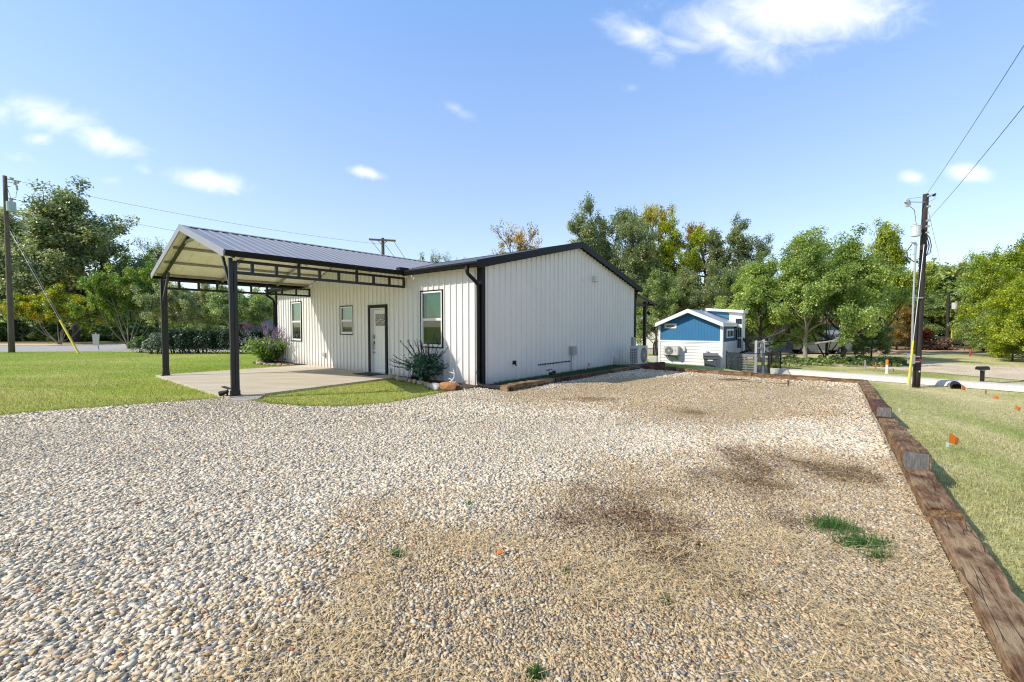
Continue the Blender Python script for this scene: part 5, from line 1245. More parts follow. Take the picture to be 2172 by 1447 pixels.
for a in (.12, .62): mb.bar((a, -.0, -.0), (a, .36, -.0), .04, .04); mb.bar((a, .05, -.02), (a, .36, -.2), .03, .03)
mb.build('wall_bracket', M['rub'], t)
# deck in front of the bay
DK = thing('deck', 'grey wooden deck with slatted skirt and white posts beside the tiny house', 'deck', TH0, -A)
dz = zt(750, 21.3)
mb = MB()
for k in range(14): mb.box(.36, 1.3, 1.0+k*.142, 1.0+k*.142+.135, dz-.04, dz)
mb.build('floor_boards', M['deck'], DK)
mb = MB(); mb.box(.05, 1.3, .96, .995, dz-.16, dz); mb.box(1.3, 1.33, .96, 3.0, dz-.16, dz); mb.build('rim_joist', M['deck'], DK)
mb = MB()
for k in range(6): mb.bar((.12-.03*k, .98, dz-.24-.12*k), (1.24, .98, dz-.24-.12*k), .025, .05)
for a in (.2, .5, .85, 1.2): mb.box(a-.04, a+.04, 1.0, 1.07, -.1, dz-.16)
mb.build('slat_skirt', M['deck'], DK)
for a, b, z1 in ((1.3, .9, zt(722, 21)), (1.5, 1.45, zt(722, 21)), (1.3, 2.95, zt(722, 21)), (.42, 2.3, zt(722, 22))):
    mb = MB(); mb.box(a-.05, a+.05, b-.05, b+.05, -.15, z1); mb.build('post', M['deckw'], DK)
mb = MB(); mb.bar((1.3, .9, zt(722, 21)-.06), (1.5, 1.45, zt(722, 21)-.06), .04, .07); mb.bar((1.3, .9, dz+.3), (1.5, 1.45, dz+.3), .04, .07)
for k in range(4): f_ = (k+.5)/4; mb.bar((1.3+.2*f_, .9+.55*f_, dz-.3), (1.3+.2*f_, .9+.55*f_, zt(722, 21)-.08), .025, .025)
mb.build('stair_rail', M['deckw'], DK)
mb = MB(); mb.bar((.45, 2.95, dz+.8), (1.3, 2.95, dz+.8), .03, .04)
for k in range(7): mb.bar((.5+k*.12, 2.95, dz), (.5+k*.12, 2.95, dz+.8), .014, .014)
mb.build('back_rail', M['post'], DK)
ch = thing('adirondack_chair', 'black slatted adirondack chair standing on the grey deck', 'chair', Vector(TH0)+Vector((UX*.92+VX*1.55, UY*.92+VY*1.55, dz)), -A); ch.scale = (.8, .8, .8)
def cb(nm, fn_):
    m_ = MB(); fn_(m_); m_.build(nm, M['rub'], ch)
cb('backrest', lambda m: [m.bar((-.02-.0, y_, .3), (-.38, y_*1.2, .98-abs(y_)*.25), .1, .022, up=(1, 0, .4)) for y_ in (-.24, -.12, 0, .12, .24)])
cb('seat', lambda m: [m.bar((.0+.1*k, -.3, .3+.02*k), (.0+.1*k, .3, .3+.02*k), .08, .022) for k in range(6)])
for y_ in (-.3, .3):
    cb('leg', lambda m: m.bar((.52, y_, 0), (.52, y_, .55), .06, .09, up=(1, 0, 0)))
    cb('leg', lambda m: m.bar((.56, y_*.93, .38), (-.5, y_*.93, .03), .05, .12))
    cb('armrest', lambda m: m.bar((-.25, y_*1.1, .56), (.6, y_*1.1, .57), .12, .025))
# wheelie bin
bx_ = thing('wheelie_bin', 'grey two-wheeled rubbish bin standing against the white tiny house wall', 'bin', TH0+Vector((UX*-.42-VX*.42, UY*-.42-VY*.42, -.02)), -A+.25)
zb = zt(754)
mb = MB(); w0, w1, d0, d1 = .23, .29, .26, .34; zt_ = 1.12
mb.add([(-w0, -d0, .06), (w0, -d0, .06), (w0, d0, .06), (-w0, d0, .06), (-w1, -d1, zt_-.14), (w1, -d1, zt_-.14), (w1, d1, zt_-.14), (-w1, d1, zt_-.14)], [(3, 2, 1, 0), (4, 5, 6, 7), (0, 1, 5, 4), (1, 2, 6, 5), (2, 3, 7, 6), (3, 0, 4, 7)])
mb.box(-w1-.03, w1+.03, -d1-.03, d1+.03, zt_-.26, zt_-.13); mb.build('tub', M['bin'], bx_, bevel=.02)
mb = MB(); mb.prism([(-d1-.06, zt_-.12), (d1+.05, zt_-.12), (d1+.04, zt_-.05), (.0, zt_+.02), (-d1-.03, zt_-.05)], lambda a, b, q_: (q_, a, b), -w1-.04, w1+.04); mb.bar((-w1, d1+.1, zt_-.16), (w1, d1+.1, zt_-.16), .04, .04); mb.build('lid', M['bin'], bx_, bevel=.015)
mb = MB(); mb.tube([(-w0-.02, -d0+.02, .13), (-w0-.08, -d0+.02, .13)], .13, 18); mb.build('wheel', M['rub'], bx_)
mb = MB(); mb.tube([(w0+.02, -d0+.02, .13), (w0+.08, -d0+.02, .13)], .13, 18); mb.build('wheel', M['rub'], bx_)
mb = MB(); mb.prism([(-.13, zt_-.34), (-.05, zt_-.36), (.1, zt_-.34), (.13, zt_-.29), (-.1, zt_-.29)], lambda a, b, q_: (a, q_, b), -d1-.008, -d1+.02); mb.build('faded_emblem', M['white'], bx_)
t = thing('pumpkin', 'orange ribbed pumpkin on the ground beside the deck skirt', 'pumpkin', TH0+Vector((UX*.36+VX*.2, UY*.36+VY*.2, .14)))
mb = MB(); n_ = 40; vs, fs = [], []
for j in range(11):
    for k in range(n_):
        th_ = PI*j/10; ph_ = 2*PI*k/n_; r_ = .24*(1-.12*abs(math.cos(5*ph_))**.6); vs.append((r_*1.25*math.sin(th_)*math.cos(ph_), r_*math.sin(th_)*math.sin(ph_), .145*math.cos(th_)))
for j in range(10):
    for k in range(n_): fs.append((j*n_+k, j*n_+(k+1) % n_, (j+1)*n_+(k+1) % n_, (j+1)*n_+k))
mb.add(vs, fs); mb.build('rind', M['pump'], t, smooth=True)
mb = MB(); mb.tube([(0, 0, .17), (.01, 0, .22), (-.03, 0, .27)], [.04, .025, .02], 6); mb.build('stem', M['rub'], t)
t = thing('garden_lantern', 'small black lantern on the ground between pumpkin and white siding', 'lantern', TH0+Vector((UX*.14+VX*.05, UY*.14+VY*.05, .02)))
mb = MB(); mb.box(-.08, .08, -.08, .08, 0, .03); mb.box(-.07, .07, -.07, .07, .27, .3); mb.tube([(0, 0, .3), (0, 0, .38)], [.06, .01], 8)
for a in (-.07, .07):
    for b in (-.07, .07): mb.bar((a, b, .02), (a, b, .28), .014, .014)
mb.tube([(-.07, 0, .33), (-.07, 0, .48), (.07, 0, .48), (.07, 0, .33)], .008, 5); mb.build('cage', M['rub'], t)
# chain-link fence and pots
fp = [at(1541, 772, 20.3), at(1629, 796, 20.0), at(1636, 793, 21.0), at(1655, 790, 22.6)]
fw_ = thing('chain_link_fence', 'low black chain-link fence with slim posts below the deck', 'fence', (fp[0][0], fp[0][1], hz(fp[0][0], fp[0][1])))
o0 = Vector(fw_.location)
for i, p in enumerate(fp):
    z0 = hz(p[0], p[1]); mb = MB(); mb.tube([Vector((p[0], p[1], z0-.1))-o0, Vector((p[0], p[1], z0+1.12))-o0], .03, 8); mb.tube([Vector((p[0], p[1], z0+1.12))-o0, Vector((p[0], p[1], z0+1.17))-o0], [.04, .01], 8); mb.build('post', M['rub'], fw_)
for a, b in zip(fp[:-1], fp[1:]):
    A_ = Vector((a[0], a[1], hz(a[0], a[1])))-o0; B_ = Vector((b[0], b[1], hz(b[0], b[1])))-o0; L_ = (B_-A_).length; mb = MB()
    up = Vector((0, 0, 1.05)); n_ = max(3, int(L_/.07))
    for k in range(-int(1.05/.07), n_+1):
        for dr in (1, -1):
            p0, p1 = k*.07, k*.07+1.05; u0, u1 = max(0, p0), min(L_, p1)
            if u1 <= u0: continue
            f0, f1 = (u0-p0)/1.05, (u1-p0)/1.05
            if dr < 0: f0, f1 = 1-f0, 1-f1
            mb.bar(A_.lerp(B_, u0/L_)+up*f0, A_.lerp(B_, u1/L_)+up*f1, .005, .005)
    mb.build('wire_mesh', M['rub'], fw_)
    mb = MB(); mb.tube([A_+up*1.02, B_+up*1.02], .018, 6); mb.build('top_rail', M['rub'], fw_)
ps = at(1642, 793, 20.6); t = thing('flower_pot', 'white pot with yellow-green flowers outside the black fence corner', 'flower pot', (ps[0], ps[1], hz(ps[0], ps[1])))
mb = MB(); mb.tube([(0, 0, 0), (0, 0, .3), (0, 0, .36)], [.15, .2, .21], 14); mb.build('pot', M['white'], t)
leafball('foliage', [(0, 0, .44, .18), (.1, 0, .42, .12), (-.1, 0, .42, .12)], .06, 260, L['yellow'], t)
ps = at(1640, 790, 20.9); t = thing('flower_pot', 'narrow white pot half hidden behind the flowering pot by the fence', 'flower pot', (ps[0]-.12, ps[1]+.1, hz(ps[0], ps[1])))
mb = MB(); mb.tube([(0, 0, 0), (0, 0, .34)], [.12, .15], 12); mb.build('pot', M['white'], t)
leafball('foliage', [(0, 0, .4, .12)], .05, 120, L['mid'], t)
# stakes, sprinkler rod, sticks
ps = g(1672, 820); t = thing('stake', 'rusty steel stake standing in the gravel near the far timbers', 'stake', ps)
mb = MB(); mb.tube([(0, 0, -.05), (0, 0, .15)], .022, 8); mb.tube([(0, 0, .148), (0, 0, .155)], .03, 8); mb.build('rod', M['brown'], t)
mb = MB(); mb.tube([Vector(g(x_, y_, .03))-Vector(ps) for x_, y_ in ((1540, 806), (1580, 809), (1630, 812), (1670, 814))], .006, 5); mb.build('string', M['brown'], t)
ps = g(1558, 807, .02); mb = MB(); mb.tube([(-.42, .1, .02), (-.1, .02, .035), (.1, -.01, .03), (.4, -.06, .02)], [.008, .018, .014, .006], 6); o = mb.build('fallen_stick', M['bark']); o.location = ps; tag(o, 'thin dark stick lying on the gravel in front of the far timbers', 'stick')

# ------------------------------------------------------------------ small things on the side lawn and along the lane
def lawnpt(px, py, lo=1.5, hi=80):
    """where the line of sight through a surveyed mark meets the terrain"""
    d = ray(px, py); k = lo
    while k < hi:
        x_, y_, z_ = d[0]*k, d[1]*k, H+d[2]*k
        if z_ <= hz(x_, y_): break
        k += .03
    return Vector((x_, y_, hz(x_, y_)))
def flag(label, px, py, top, m, w_=.1, kind='survey_flag', lean=.0):
    p = lawnpt(px, py); hgt = max(.12, (py-top)/F*p.y); t = thing(kind, label, 'flag', p, random.uniform(-.5, .5), 'marker flags on the side lawn')
    mb = MB(); mb.tube([(0, 0, -.03), (lean*hgt, 0, hgt)], .003 if p.y < 8 else .007, 5); mb.build('wire_stem', M['galv'], t)
    mb = MB(); k = hgt; a = lean*hgt; q_ = w_
    mb.add([(a, -.002, k), (a+q_*.5, -.015, k-.03*q_/.1), (a+q_*1.0, .02, k-.055*q_/.1), (a+q_*.8, .01, k-q_*.95), (a+q_*.4, -.012, k-q_*.85), (a, -.002, k-q_*.75),
            (a, .002, k), (a+q_*.5, -.011, k-.03*q_/.1), (a+q_*1.0, .024, k-.055*q_/.1), (a+q_*.8, .014, k-q_*.95), (a+q_*.4, -.008, k-q_*.85), (a, .002, k-q_*.75)],
           [(0, 1, 4, 5), (1, 2, 3, 4), (6, 11, 10, 7), (7, 10, 9, 8), (0, 6, 7, 1), (1, 7, 8, 2), (2, 8, 9, 3), (3, 9, 10, 4), (4, 10, 11, 5), (5, 11, 6, 0)])
    mb.build('flag_cloth', m, t); return t
flag('orange marker flag, the largest and nearest, beside a white one on the side lawn', 2012, 952, 917, M['orange'], .19)
flag('white marker flag crouching beside the nearest orange flag', 2005, 957, 937, M['whitef'], .095)
flag('white marker flag beside the end of the dark red timber', 1904, 880, 864, M['whitef'], .11)
flag('white marker flag by the timber corner, farther up the side lawn', 1873, 846, 833, M['whitef'], .1)
flag('orange marker flag in front of the black culvert mouth', 2039, 831, 815, M['orange'], .26)
flag('orange marker flag, second to the right of the culvert mouth', 2089, 838, 826, M['orange'], .2)
flag('orange marker flag standing just below the drive, third from the culvert', 2105, 846, 836, M['orange'], .17)
flag('orange marker flag leaning near the right edge of the lawn', 2153, 871, 859, M['orange'], .17)
flag('small white marker flag on the grass strip beyond the pale drive', 1785, 789, 781, M['whitef'], .16)
flag('small orange marker flag by the orange-topped white post', 1868, 780, 773, M['orange'], .2)
flag('small orange marker flag in the weeds left of the orange-topped post', 1893, 788, 781, M['orange'], .2)
p = lawnpt(1881, 793); hgt = 30/F*p.y; t = thing('marker_post', 'white marker post with an orange top beyond the pale gravel drive', 'marker post', p)
mb = MB(); mb.tube([(0, 0, -.1), (0, 0, hgt*.64)], .055, 12); mb.build('post', M['white'], t)
mb = MB(); mb.tube([(0, 0, hgt*.64), (0, 0, hgt*.97), (0, 0, hgt)], [.06, .06, .04], 12); mb.build('cap', M['orange'], t)
p = lawnpt(1857, 783); t = thing('stake', 'thin orange wooden stake beside the white marker post', 'stake', p); mb = MB(); mb.box(-.03, .03, -.015, .015, -.1, .36); mb.build('lath', M['pump'], t)
p = lawnpt(1835, 784); t = thing('stake', 'pale wooden lath stake in the weeds beyond the drive', 'stake', p); mb = MB(); mb.box(-.03, .03, -.012, .012, -.1, .52); mb.build('lath', M['deckw'], t)
p = lawnpt(2083, 810); s1 = p.y/F; t = thing('mailbox', 'black mailbox on a dark post beside the pale gravel drive', 'mailbox', p, .1)
hm = (810-775)*s1
mb = MB(); mb.box(-.05, .05, -.05, .05, -.1, hm-.2); mb.build('post', M['post'], t)
mb = MB(); mb.box(-.1, .1, -.07, .07, hm-.22, hm-.19); mb.build('mount', M['galv'], t)
mb = MB(); mb.prism([(-.09, 0), (.09, 0), (.09, .12), (.06, .18), (0, .2), (-.06, .18), (-.09, .12)], lambda a, b, q_: (q_, a, hm-.19+b*.75), -.24, .24); mb.build('box', M['post'], t)
p = lawnpt(2057, 756); t = thing('stake', 'short rusty red post on the grass beside the dirt lane', 'stake', p); mb = MB(); mb.tube([(0, 0, -.1), (.06, 0, .55)], .06, 8); mb.build('rod', M['redpaint'], t)
p = lawnpt(2037, 828); t = thing('culvert', 'black culvert pipe mouth in the bank of the pale gravel drive', 'culvert', (p.x+.08, p.y+.2, p.z+.06), -.75)
mb = MB(); n_ = 22
for r0, y_ in ((.24, 0), (.24, 2.2)): pass
vo_ = [(.165*math.cos(2*PI*k/n_), 0, .165*math.sin(2*PI*k/n_)) for k in range(n_)]+[(.145*math.cos(2*PI*k/n_), 0, .145*math.sin(2*PI*k/n_)) for k in range(n_)]+[(.165*math.cos(2*PI*k/n_), 1.0, .165*math.sin(2*PI*k/n_)) for k in range(n_)]+[(.145*math.cos(2*PI*k/n_), 1.0, .145*math.sin(2*PI*k/n_)) for k in range(n_)]
fs = []
for k in range(n_):
    k2 = (k+1) % n_; fs += [(k, k2, n_+k2, n_+k), (k, 2*n_+k, 2*n_+k2, k2), (n_+k, n_+k2, 3*n_+k2, 3*n_+k)]
fs.append(tuple(3*n_+k for k in range(n_)))
mb.add(vo_, fs); mb.build('pipe', M['rub'], t)
p = lawnpt(2086, 745); t = thing('mailbox', 'faded blue and white mailbox half in the bushes along the lane', 'mailbox', (p.x, p.y, p.z), .4)
mb = MB(); mb.box(-.06, .06, -.06, .06, -.1, .75); mb.build('post', M['bark'], t)
mb = MB(); mb.prism([(-.28, .75), (.28, .75), (.28, 1.05), (.2, 1.2), (-.2, 1.2), (-.28, 1.05)], lambda a, b, q_: (a, q_, b), -.25, .25); mb.build('box', M['bluebin'], t)
mb = MB(); mb.box(-.27, .27, -.27, .27, 1.05, 1.24); mb.build('lid', M['white'], t)
p = g(208, 743); t = thing('road_sign', 'road sign seen from its blank grey back at the edge of the street', 'sign', p, -.0)
hs = lambda py: (743-py)/F*p[1]
mb = MB(); mb.bar((.06, 0, -.1), (-.1, 0, hs(706)), .05, .04); mb.build('post', M['galv'], t)
mb = MB(); mb.add([(-.32, -.04, hs(709)), (.16, -.04, hs(709)), (.1, -.04, hs(733)), (-.26, -.04, hs(733)), (-.32, -.02, hs(709)), (.16, -.02, hs(709)), (.1, -.02, hs(733)), (-.26, -.02, hs(733))], [(0, 1, 2, 3), (7, 6, 5, 4), (0, 4, 5, 1), (1, 5, 6, 2), (2, 6, 7, 3), (3, 7, 4, 0)]); mb.build('panel', M['signb'], t)

# ------------------------------------------------------------------ cars and neighbouring houses
def car(label, loc, rz, paint, cat='car'):
    t = thing('parked_car', label, cat, loc, rz)
    body = [(-2.2, .35), (2.2, .35), (2.25, .7), (2.15, .98), (1.1, 1.08), (-2.1, 1.1), (-2.25, .9)]
    mb = MB(); mb.prism(body, lambda a, b, q_: (a, q_, b), -.88, .88); mb.build('body', paint, t, bevel=.07)
    cab = [(1.15, 1.07), (.45, 1.68), (.2, 1.74), (-1.85, 1.74), (-2.12, 1.1)]
    mb = MB(); n_ = len(cab)
    mb.add([(x_, -.86 if z_ < 1.2 else -.7, z_) for x_, z_ in cab]+[(x_, .86 if z_ < 1.2 else .7, z_) for x_, z_ in cab], [tuple(range(n_)), tuple(range(n_, 2*n_))]+[(i, (i+1) % n_, n_+(i+1) % n_, n_+i) for i in range(n_)]); mb.build('cabin', paint, t, bevel=.05)
    mb = MB()
    for sg in (-1, 1):
        for a, b in ((-1.85, -1.0), (-.92, -.1), (-.02, .72)):
            t1 = b if b < .4 else .36
            mb.add([(a, sg*.85, 1.16), (b, sg*.85, 1.16), (t1, sg*.725, 1.62), (a+.03, sg*.725, 1.62)], [(0, 1, 2, 3)])
    mb.build('side_windows', M['carglass'], t)
    mb = MB(); mb.add([(1.1, -.7, 1.13), (1.1, .7, 1.13), (.5, .6, 1.66), (.5, -.6, 1.66)], [(0, 1, 2, 3)]); mb.add([(-2.13, -.7, 1.17), (-2.13, .7, 1.17), (-1.93, .6, 1.62), (-1.93, -.6, 1.62)], [(0, 1, 2, 3)]); mb.build('windscreen', M['carglass'], t)
    for a in (-1.4, 1.4):
        for sg in (-1, 1):
            mb = MB(); mb.tube([(a, sg*.72, .34), (a, sg*.93, .34)], .34, 18); wh = mb.build('wheel', M['rub'], t)
            mb = MB(); mb.tube([(a, sg*.925, .34), (a, sg*.94, .34)], .2, 12); mb.build('hub', M['galv'], wh)
    for sg in (-1, 1):
        mb = MB(); mb.box(-2.28, -2.2, sg*.72-.1, sg*.72+.1, .8, 1.05); mb.build('tail_light', M['lamp'], t)
    mb = MB(); mb.box(-2.3, -2.2, -.8, .8, .4, .58); mb.build('bumper', M['galv'], t)
    return t
p = at(541, 733, 36); car('red car parked behind the hedge near the blue-grey neighbour house', (p[0], p[1], hz(p[0], p[1])), 1.35, M['red'])
p = at(1735, 762, 37); car('silver car parked in the shade behind the pale tree trunk', (p[0], p[1], hz(p[0], p[1])), 2.9, M['silver'])
def neighbour(label, px, Y, wid, dep, hw, hr, rz, wallm, roofm, wins, porchm=None):
    p = at(px, 720, Y); t = thing('neighbour_house', label, 'house', (p[0], p[1], hz(p[0], p[1])), rz)
    mb = MB(); mb.box(-wid/2, wid/2, 0, dep, -.3, hw); mb.prism([(0, hw), (dep, hw), (dep/2, hw+hr)], lambda a, b, q_: (q_, a, b), -wid/2, wid/2); mb.build('wall', wallm, t)
    mb = MB(); o_ = .4; k = hr/(dep/2)
    for sg in (-1, 1):
        e = dep/2+sg*(dep/2+o_)
        mb.prism([(dep/2, hw+hr+.04), (e, hw-o_*k+.04), (e, hw-o_*k+.2), (dep/2, hw+hr+.2)], lambda a, b, q_: (q_, a, b), -wid/2-.4, wid/2+.4)
    mb.build('roof', roofm, t)
    for a, b, c, d in wins:
        mb = MB(); mb.box(a-.08, b+.08, -.05, -.005, c-.08, d+.08); f_ = mb.build('window', M['white'], t)
        mb = MB(); mb.box(a, b, -.06, -.052, c, d); mb.build('pane', M['carglass'], f_)
    return t
nh = neighbour('blue-grey neighbour house with brown roof behind the trees right of the tiny house', 1640, 40, 11, 7, 2.7, 1.6, -.35, M['slate'], M['shing'], ((-4.2, -3.2, 1, 2.1), (-1.4, -.4, 1, 2.1), (2.2, 3.4, 1, 2.1)))
mb = MB(); mb.box(-5.3, -1.2, -1.8, -.1, 0, .7); mb.bar((-5.3, -1.75, 1.5), (-1.2, -1.75, 1.5), .08, .1)
for k in range(9): mb.box(-5.3+k*.5, -5.22+k*.5, -1.8, -1.72, .7, 1.5)
mb.build('wooden_porch', M['straw'], nh)
neighbour('pale blue-grey house glimpsed past the far corner of the white house', 596, 50, 9, 8, 2.6, 1.9, .35, M['slate'], M['shing'], ((-3, -2, 1, 2),))
p = at(1378, 745, 38); mh = thing('mobile_home', 'white mobile home glimpsed between the porch and the tiny house', 'mobile home', (p[0]-2, p[1], hz(p[0], p[1])), -.5)
mb = MB(); mb.box(-4, 6.5, 0, 4, .5, 3.0); mb.build('wall', M['trailer'], mh)
mb = MB(); mb.prism([(-.25, 3.0), (4.25, 3.0), (4.1, 3.2), (2, 3.35), (-.1, 3.2)], lambda a, b, q_: (q_, a, b), -4.2, 6.7); mb.build('roof', M['metalroof'], mh)
mb = MB(); mb.box(-3.95, 6.45, .05, 3.95, -.2, .5); mb.build('skirting', M['deckw'], mh)
for a in (-2.6, 1.2, 4.4):
    mb = MB(); mb.box(a-.5, a+.5, -.04, -.003, 1.5, 2.5); wo = mb.build('window', M['white'], mh)
    mb = MB(); mb.box(a-.42, a+.42, -.05, -.042, 1.58, 2.42); mb.build('pane', M['carglass'], wo)
mb = MB()
for k in range(4): mb.box(2.5, 3.7, -.4-.3*k, -.1-.3*k, -.3, .5-.16*k)
for a in (2.5, 3.7):
    mb.bar((a, -.1, 1.4), (a, -1.4, .8), .06, .06)
    for k in range(3): mb.box(a-.04, a+.04, -.2-.6*k, -.12-.6*k, -.2, 1.4-.27*k)
mb.build('steps', M['bark'], mh)
p = at(1387, 772, 25); t = thing('utility_pedestal', 'short white utility pedestal on the grass left of the tiny house', 'pedestal', (p[0], p[1], hz(p[0], p[1])), -A)
mb = MB(); mb.box(-.22, .22, -.15, .15, -.1, .62); mb.build('cabinet', M['deckw'], t, bevel=.02)
mb = MB(); mb.box(-.25, -.22, -.15, .15, -.05, .6); mb.build('door_edge', M['yellow'], t)

# ------------------------------------------------------------------ trees
def skeleton(kind, seed):
    rr = random.Random(seed); mb = MB(); tips = []
    def rv(): return Vector((rr.gauss(0, 1), rr.gauss(0, 1), rr.gauss(0, 1)))
    def branch(p, d, L_, r, lvl, mx, up):
        n = 4; pts = [p.copy()]; q_ = p.copy(); dd = d.copy()
        for i in range(n):
            dd = (dd+rv()*.16+Vector((0, 0, up*.12))).normalized(); q_ = q_+dd*L_/n; pts.append(q_.copy())
        mb.tube(pts, [r*(1-.16*i) for i in range(n+1)], 7 if lvl < 2 else 4, cap=False)
        if lvl >= mx:
            tips.append((pts[-1], 1.0)); tips.append((pts[2], .8)); return
        if lvl == mx-1: tips.append((pts[-1], .9))
        nc = {0: 4, 1: 5, 2: 4}[min(lvl, 2)]
        for i in range(nc):
            f_ = .35+.65*(i+.5)/nc; k = min(n-1, int(f_*n)); st = pts[k].lerp(pts[k+1], f_*n-k)
            ax = (dd.cross(rv())).normalized(); an = rr.uniform(.45, 1.05)
            nd = (dd*math.cos(an)+ax*math.sin(an)+Vector((0, 0, .12*up))).normalized()
            branch(st, nd, L_*rr.uniform(.5, .72), r*.52, lvl+1, mx, up)
    if kind == 'broad':
        mb.tube([(0, 0, -.3), (.05, 0, .6), (0, .05, 1.8), (.1, 0, 2.8), (.1, .1, 4.6)], [.27, .19, .17, .14, .08], 9, cap=False)
        for i in range(10):
            an = i*2.4+rr.uniform(-.3, .3); el = (-.05, .15, .3, .5, .7, .9, 1.0, 1.1, 1.25, 1.4)[i]
            branch(Vector((.05, 0, 1.5+.26*i)), Vector((math.cos(an)*math.cos(el), math.sin(an)*math.cos(el), math.sin(el))), rr.uniform(2.9, 3.8), .1, 1, 3, .9)
    elif kind == 'tall' or kind == 'sparse':
        zs = np.linspace(0, 8.6, 9); ctr = [Vector((rr.gauss(0, .1)*i**.5, rr.gauss(0, .1)*i**.5, z_)) for i, z_ in enumerate(zs)]; ctr[0].z = -.3
        mb.tube(ctr, list(np.linspace(.24, .05, 9)), 8, cap=False)
        for i in range(15 if kind == 'tall' else 11):
            z_ = 2.2+6.3*i/14.; k = min(7, int(z_/8.6*8)); c = ctr[k].lerp(ctr[k+1], .5); an = i*2.4+rr.uniform(-.4, .4); el = rr.uniform(.15, .8)
            branch(Vector((c.x, c.y, z_)), Vector((math.cos(an)*math.cos(el), math.sin(an)*math.cos(el), math.sin(el))), (2.6-.2*abs(z_-4.5))*rr.uniform(.75, 1.15), .08, 1, 3, .8)
        tips.append((ctr[-1], 1))
    elif kind == 'vase':
        for i in range(9):
            an = i*2.4; el = (.5, .7, 1.3, .8, .6, 1.1, .55, .9, 1.2)[i]; d = Vector((math.cos(an)*math.cos(el), math.sin(an)*math.cos(el), math.sin(el)))
            mb.tube([Vector((.12*math.cos(an), .12*math.sin(an), -.2)), Vector((.2*math.cos(an), .2*math.sin(an), .3)), Vector((0, 0, .3))+d*1.6], [.07, .065, .05], 6, cap=False)
            branch(Vector((0, 0, .3))+d*1.5, (d+Vector((0, 0, .2))).normalized(), rr.uniform(3.0, 4.0), .05, 1, 3, .9)
    elif kind == 'bushy':
        mb.tube([(0, 0, -.3), (0, 0, 2), (.1, 0, 5), (0, .1, 8)], [.2, .16, .1, .04], 7, cap=False)
        for i in range(20):
            z_ = .5+7.4*i/19; an = i*2.4+rr.uniform(-.4, .4); el = rr.uniform(.0, .6)
            branch(Vector((0, 0, z_)), Vector((math.cos(an)*math.cos(el), math.sin(an)*math.cos(el), math.sin(el))), (3.0-.22*max(0, z_-3))*rr.uniform(.8, 1.2), .06, 1, 3, .5)
    return mb, tips
PROTO = {}
def proto(kind, seed, nleaf, size, rad, squash=.7):
    mb, tips = skeleton(kind, seed); rg = np.random.default_rng(seed)
    tp = np.array([[*p, r_] for p, r_ in tips]); hi = np.percentile(tp[:, 2], 99.5)+.3; rx = np.percentile(np.hypot(tp[:, 0], tp[:, 1]), 97)+rad*.6
    keepr = np.hypot(tp[:, 0], tp[:, 1]) < rx*1.15
    tp = tp[keepr]; tp = tp[tp[:, 2] > (.2 if kind == 'bushy' else .9)]
    # clumps of unequal density, some nearly bare
    wgt = rg.random(len(tp))**.9+.06; idx = rg.choice(len(tp), nleaf, p=wgt/wgt.sum())
    d = rg.normal(0, 1, (nleaf, 3)); d /= np.linalg.norm(d, axis=1)[:, None]
    off = d*(rad*tp[idx, 3]*rg.random(nleaf)**.5)[:, None]; off[:, 2] *= squash
    pos = tp[idx, :3]+off; cl = rg.random(len(tp))[idx]
    ou = pos-np.array([0, 0, hi*.5]); ou /= np.linalg.norm(ou, axis=1)[:, None]+1e-6
    pos = pos[pos[:, 2] > .02] if kind == 'bushy' else pos
    me = leaves('crown', pos, size, L['mid'], False, .35, 1.5, cl[:len(pos)], ou[:len(pos)]*.5)
    tm = bpy.data.meshes.new('trunk'); tm.from_pydata(mb.v, [], mb.f); tm.update(); tm.polygons.foreach_set('use_smooth', [True]*len(tm.polygons)); tm.materials.append(M['bark'])
    return me, tm, float(hi), float(rx), pos
for nm, kd, sd, nl, sz, rd in (('broad1', 'broad', 3, 52000, .112, .68), ('broad2', 'broad', 17, 52000, .112, .66), ('tall1', 'tall', 5, 27000, .112, .56), ('tall2', 'tall', 23, 24000, .112, .54),
                               ('sparse1', 'sparse', 8, 9500, .108, .45), ('sparse2', 'sparse', 31, 7000, .108, .45), ('vase1', 'vase', 4, 48000, .12, .64), ('vase2', 'vase', 14, 48000, .12, .64),
                               ('bushy1', 'bushy', 6, 50000, .118, .62), ('bushy2', 'bushy', 27, 50000, .118, .62)):
    PROTO[nm] = proto(kd, sd, nl, sz, rd)
def tree(name, label, kind, px, Y, top, width, lm, bark='bark', group=None, rz=None, cat='tree', base=None):
    me, tm, hi, rx, _ = PROTO[kind]
    p = at(px, 700, Y); z0 = hz(p[0], p[1]) if base is None else base; zt_ = at(px, top, Y)[2]
    sxy = width/F*Y/2/rx; szz = (zt_-z0)/hi
    t = thing(name, label, cat, (p[0], p[1], z0), random.uniform(0, 6.28) if rz is None else rz, group); t.scale = (sxy, sxy, szz)
    o = bpy.data.objects.new('trunk', tm); COL.objects.link(o); o.parent = t; o.material_slots[0].link = 'OBJECT'; o.material_slots[0].material = M[bark]
    c = bpy.data.objects.new('crown', me); COL.objects.link(c); c.parent = t; c.material_slots[0].link = 'OBJECT'; c.material_slots[0].material = lm
    return t
GB_ = 'trees behind the white house and the tiny house'
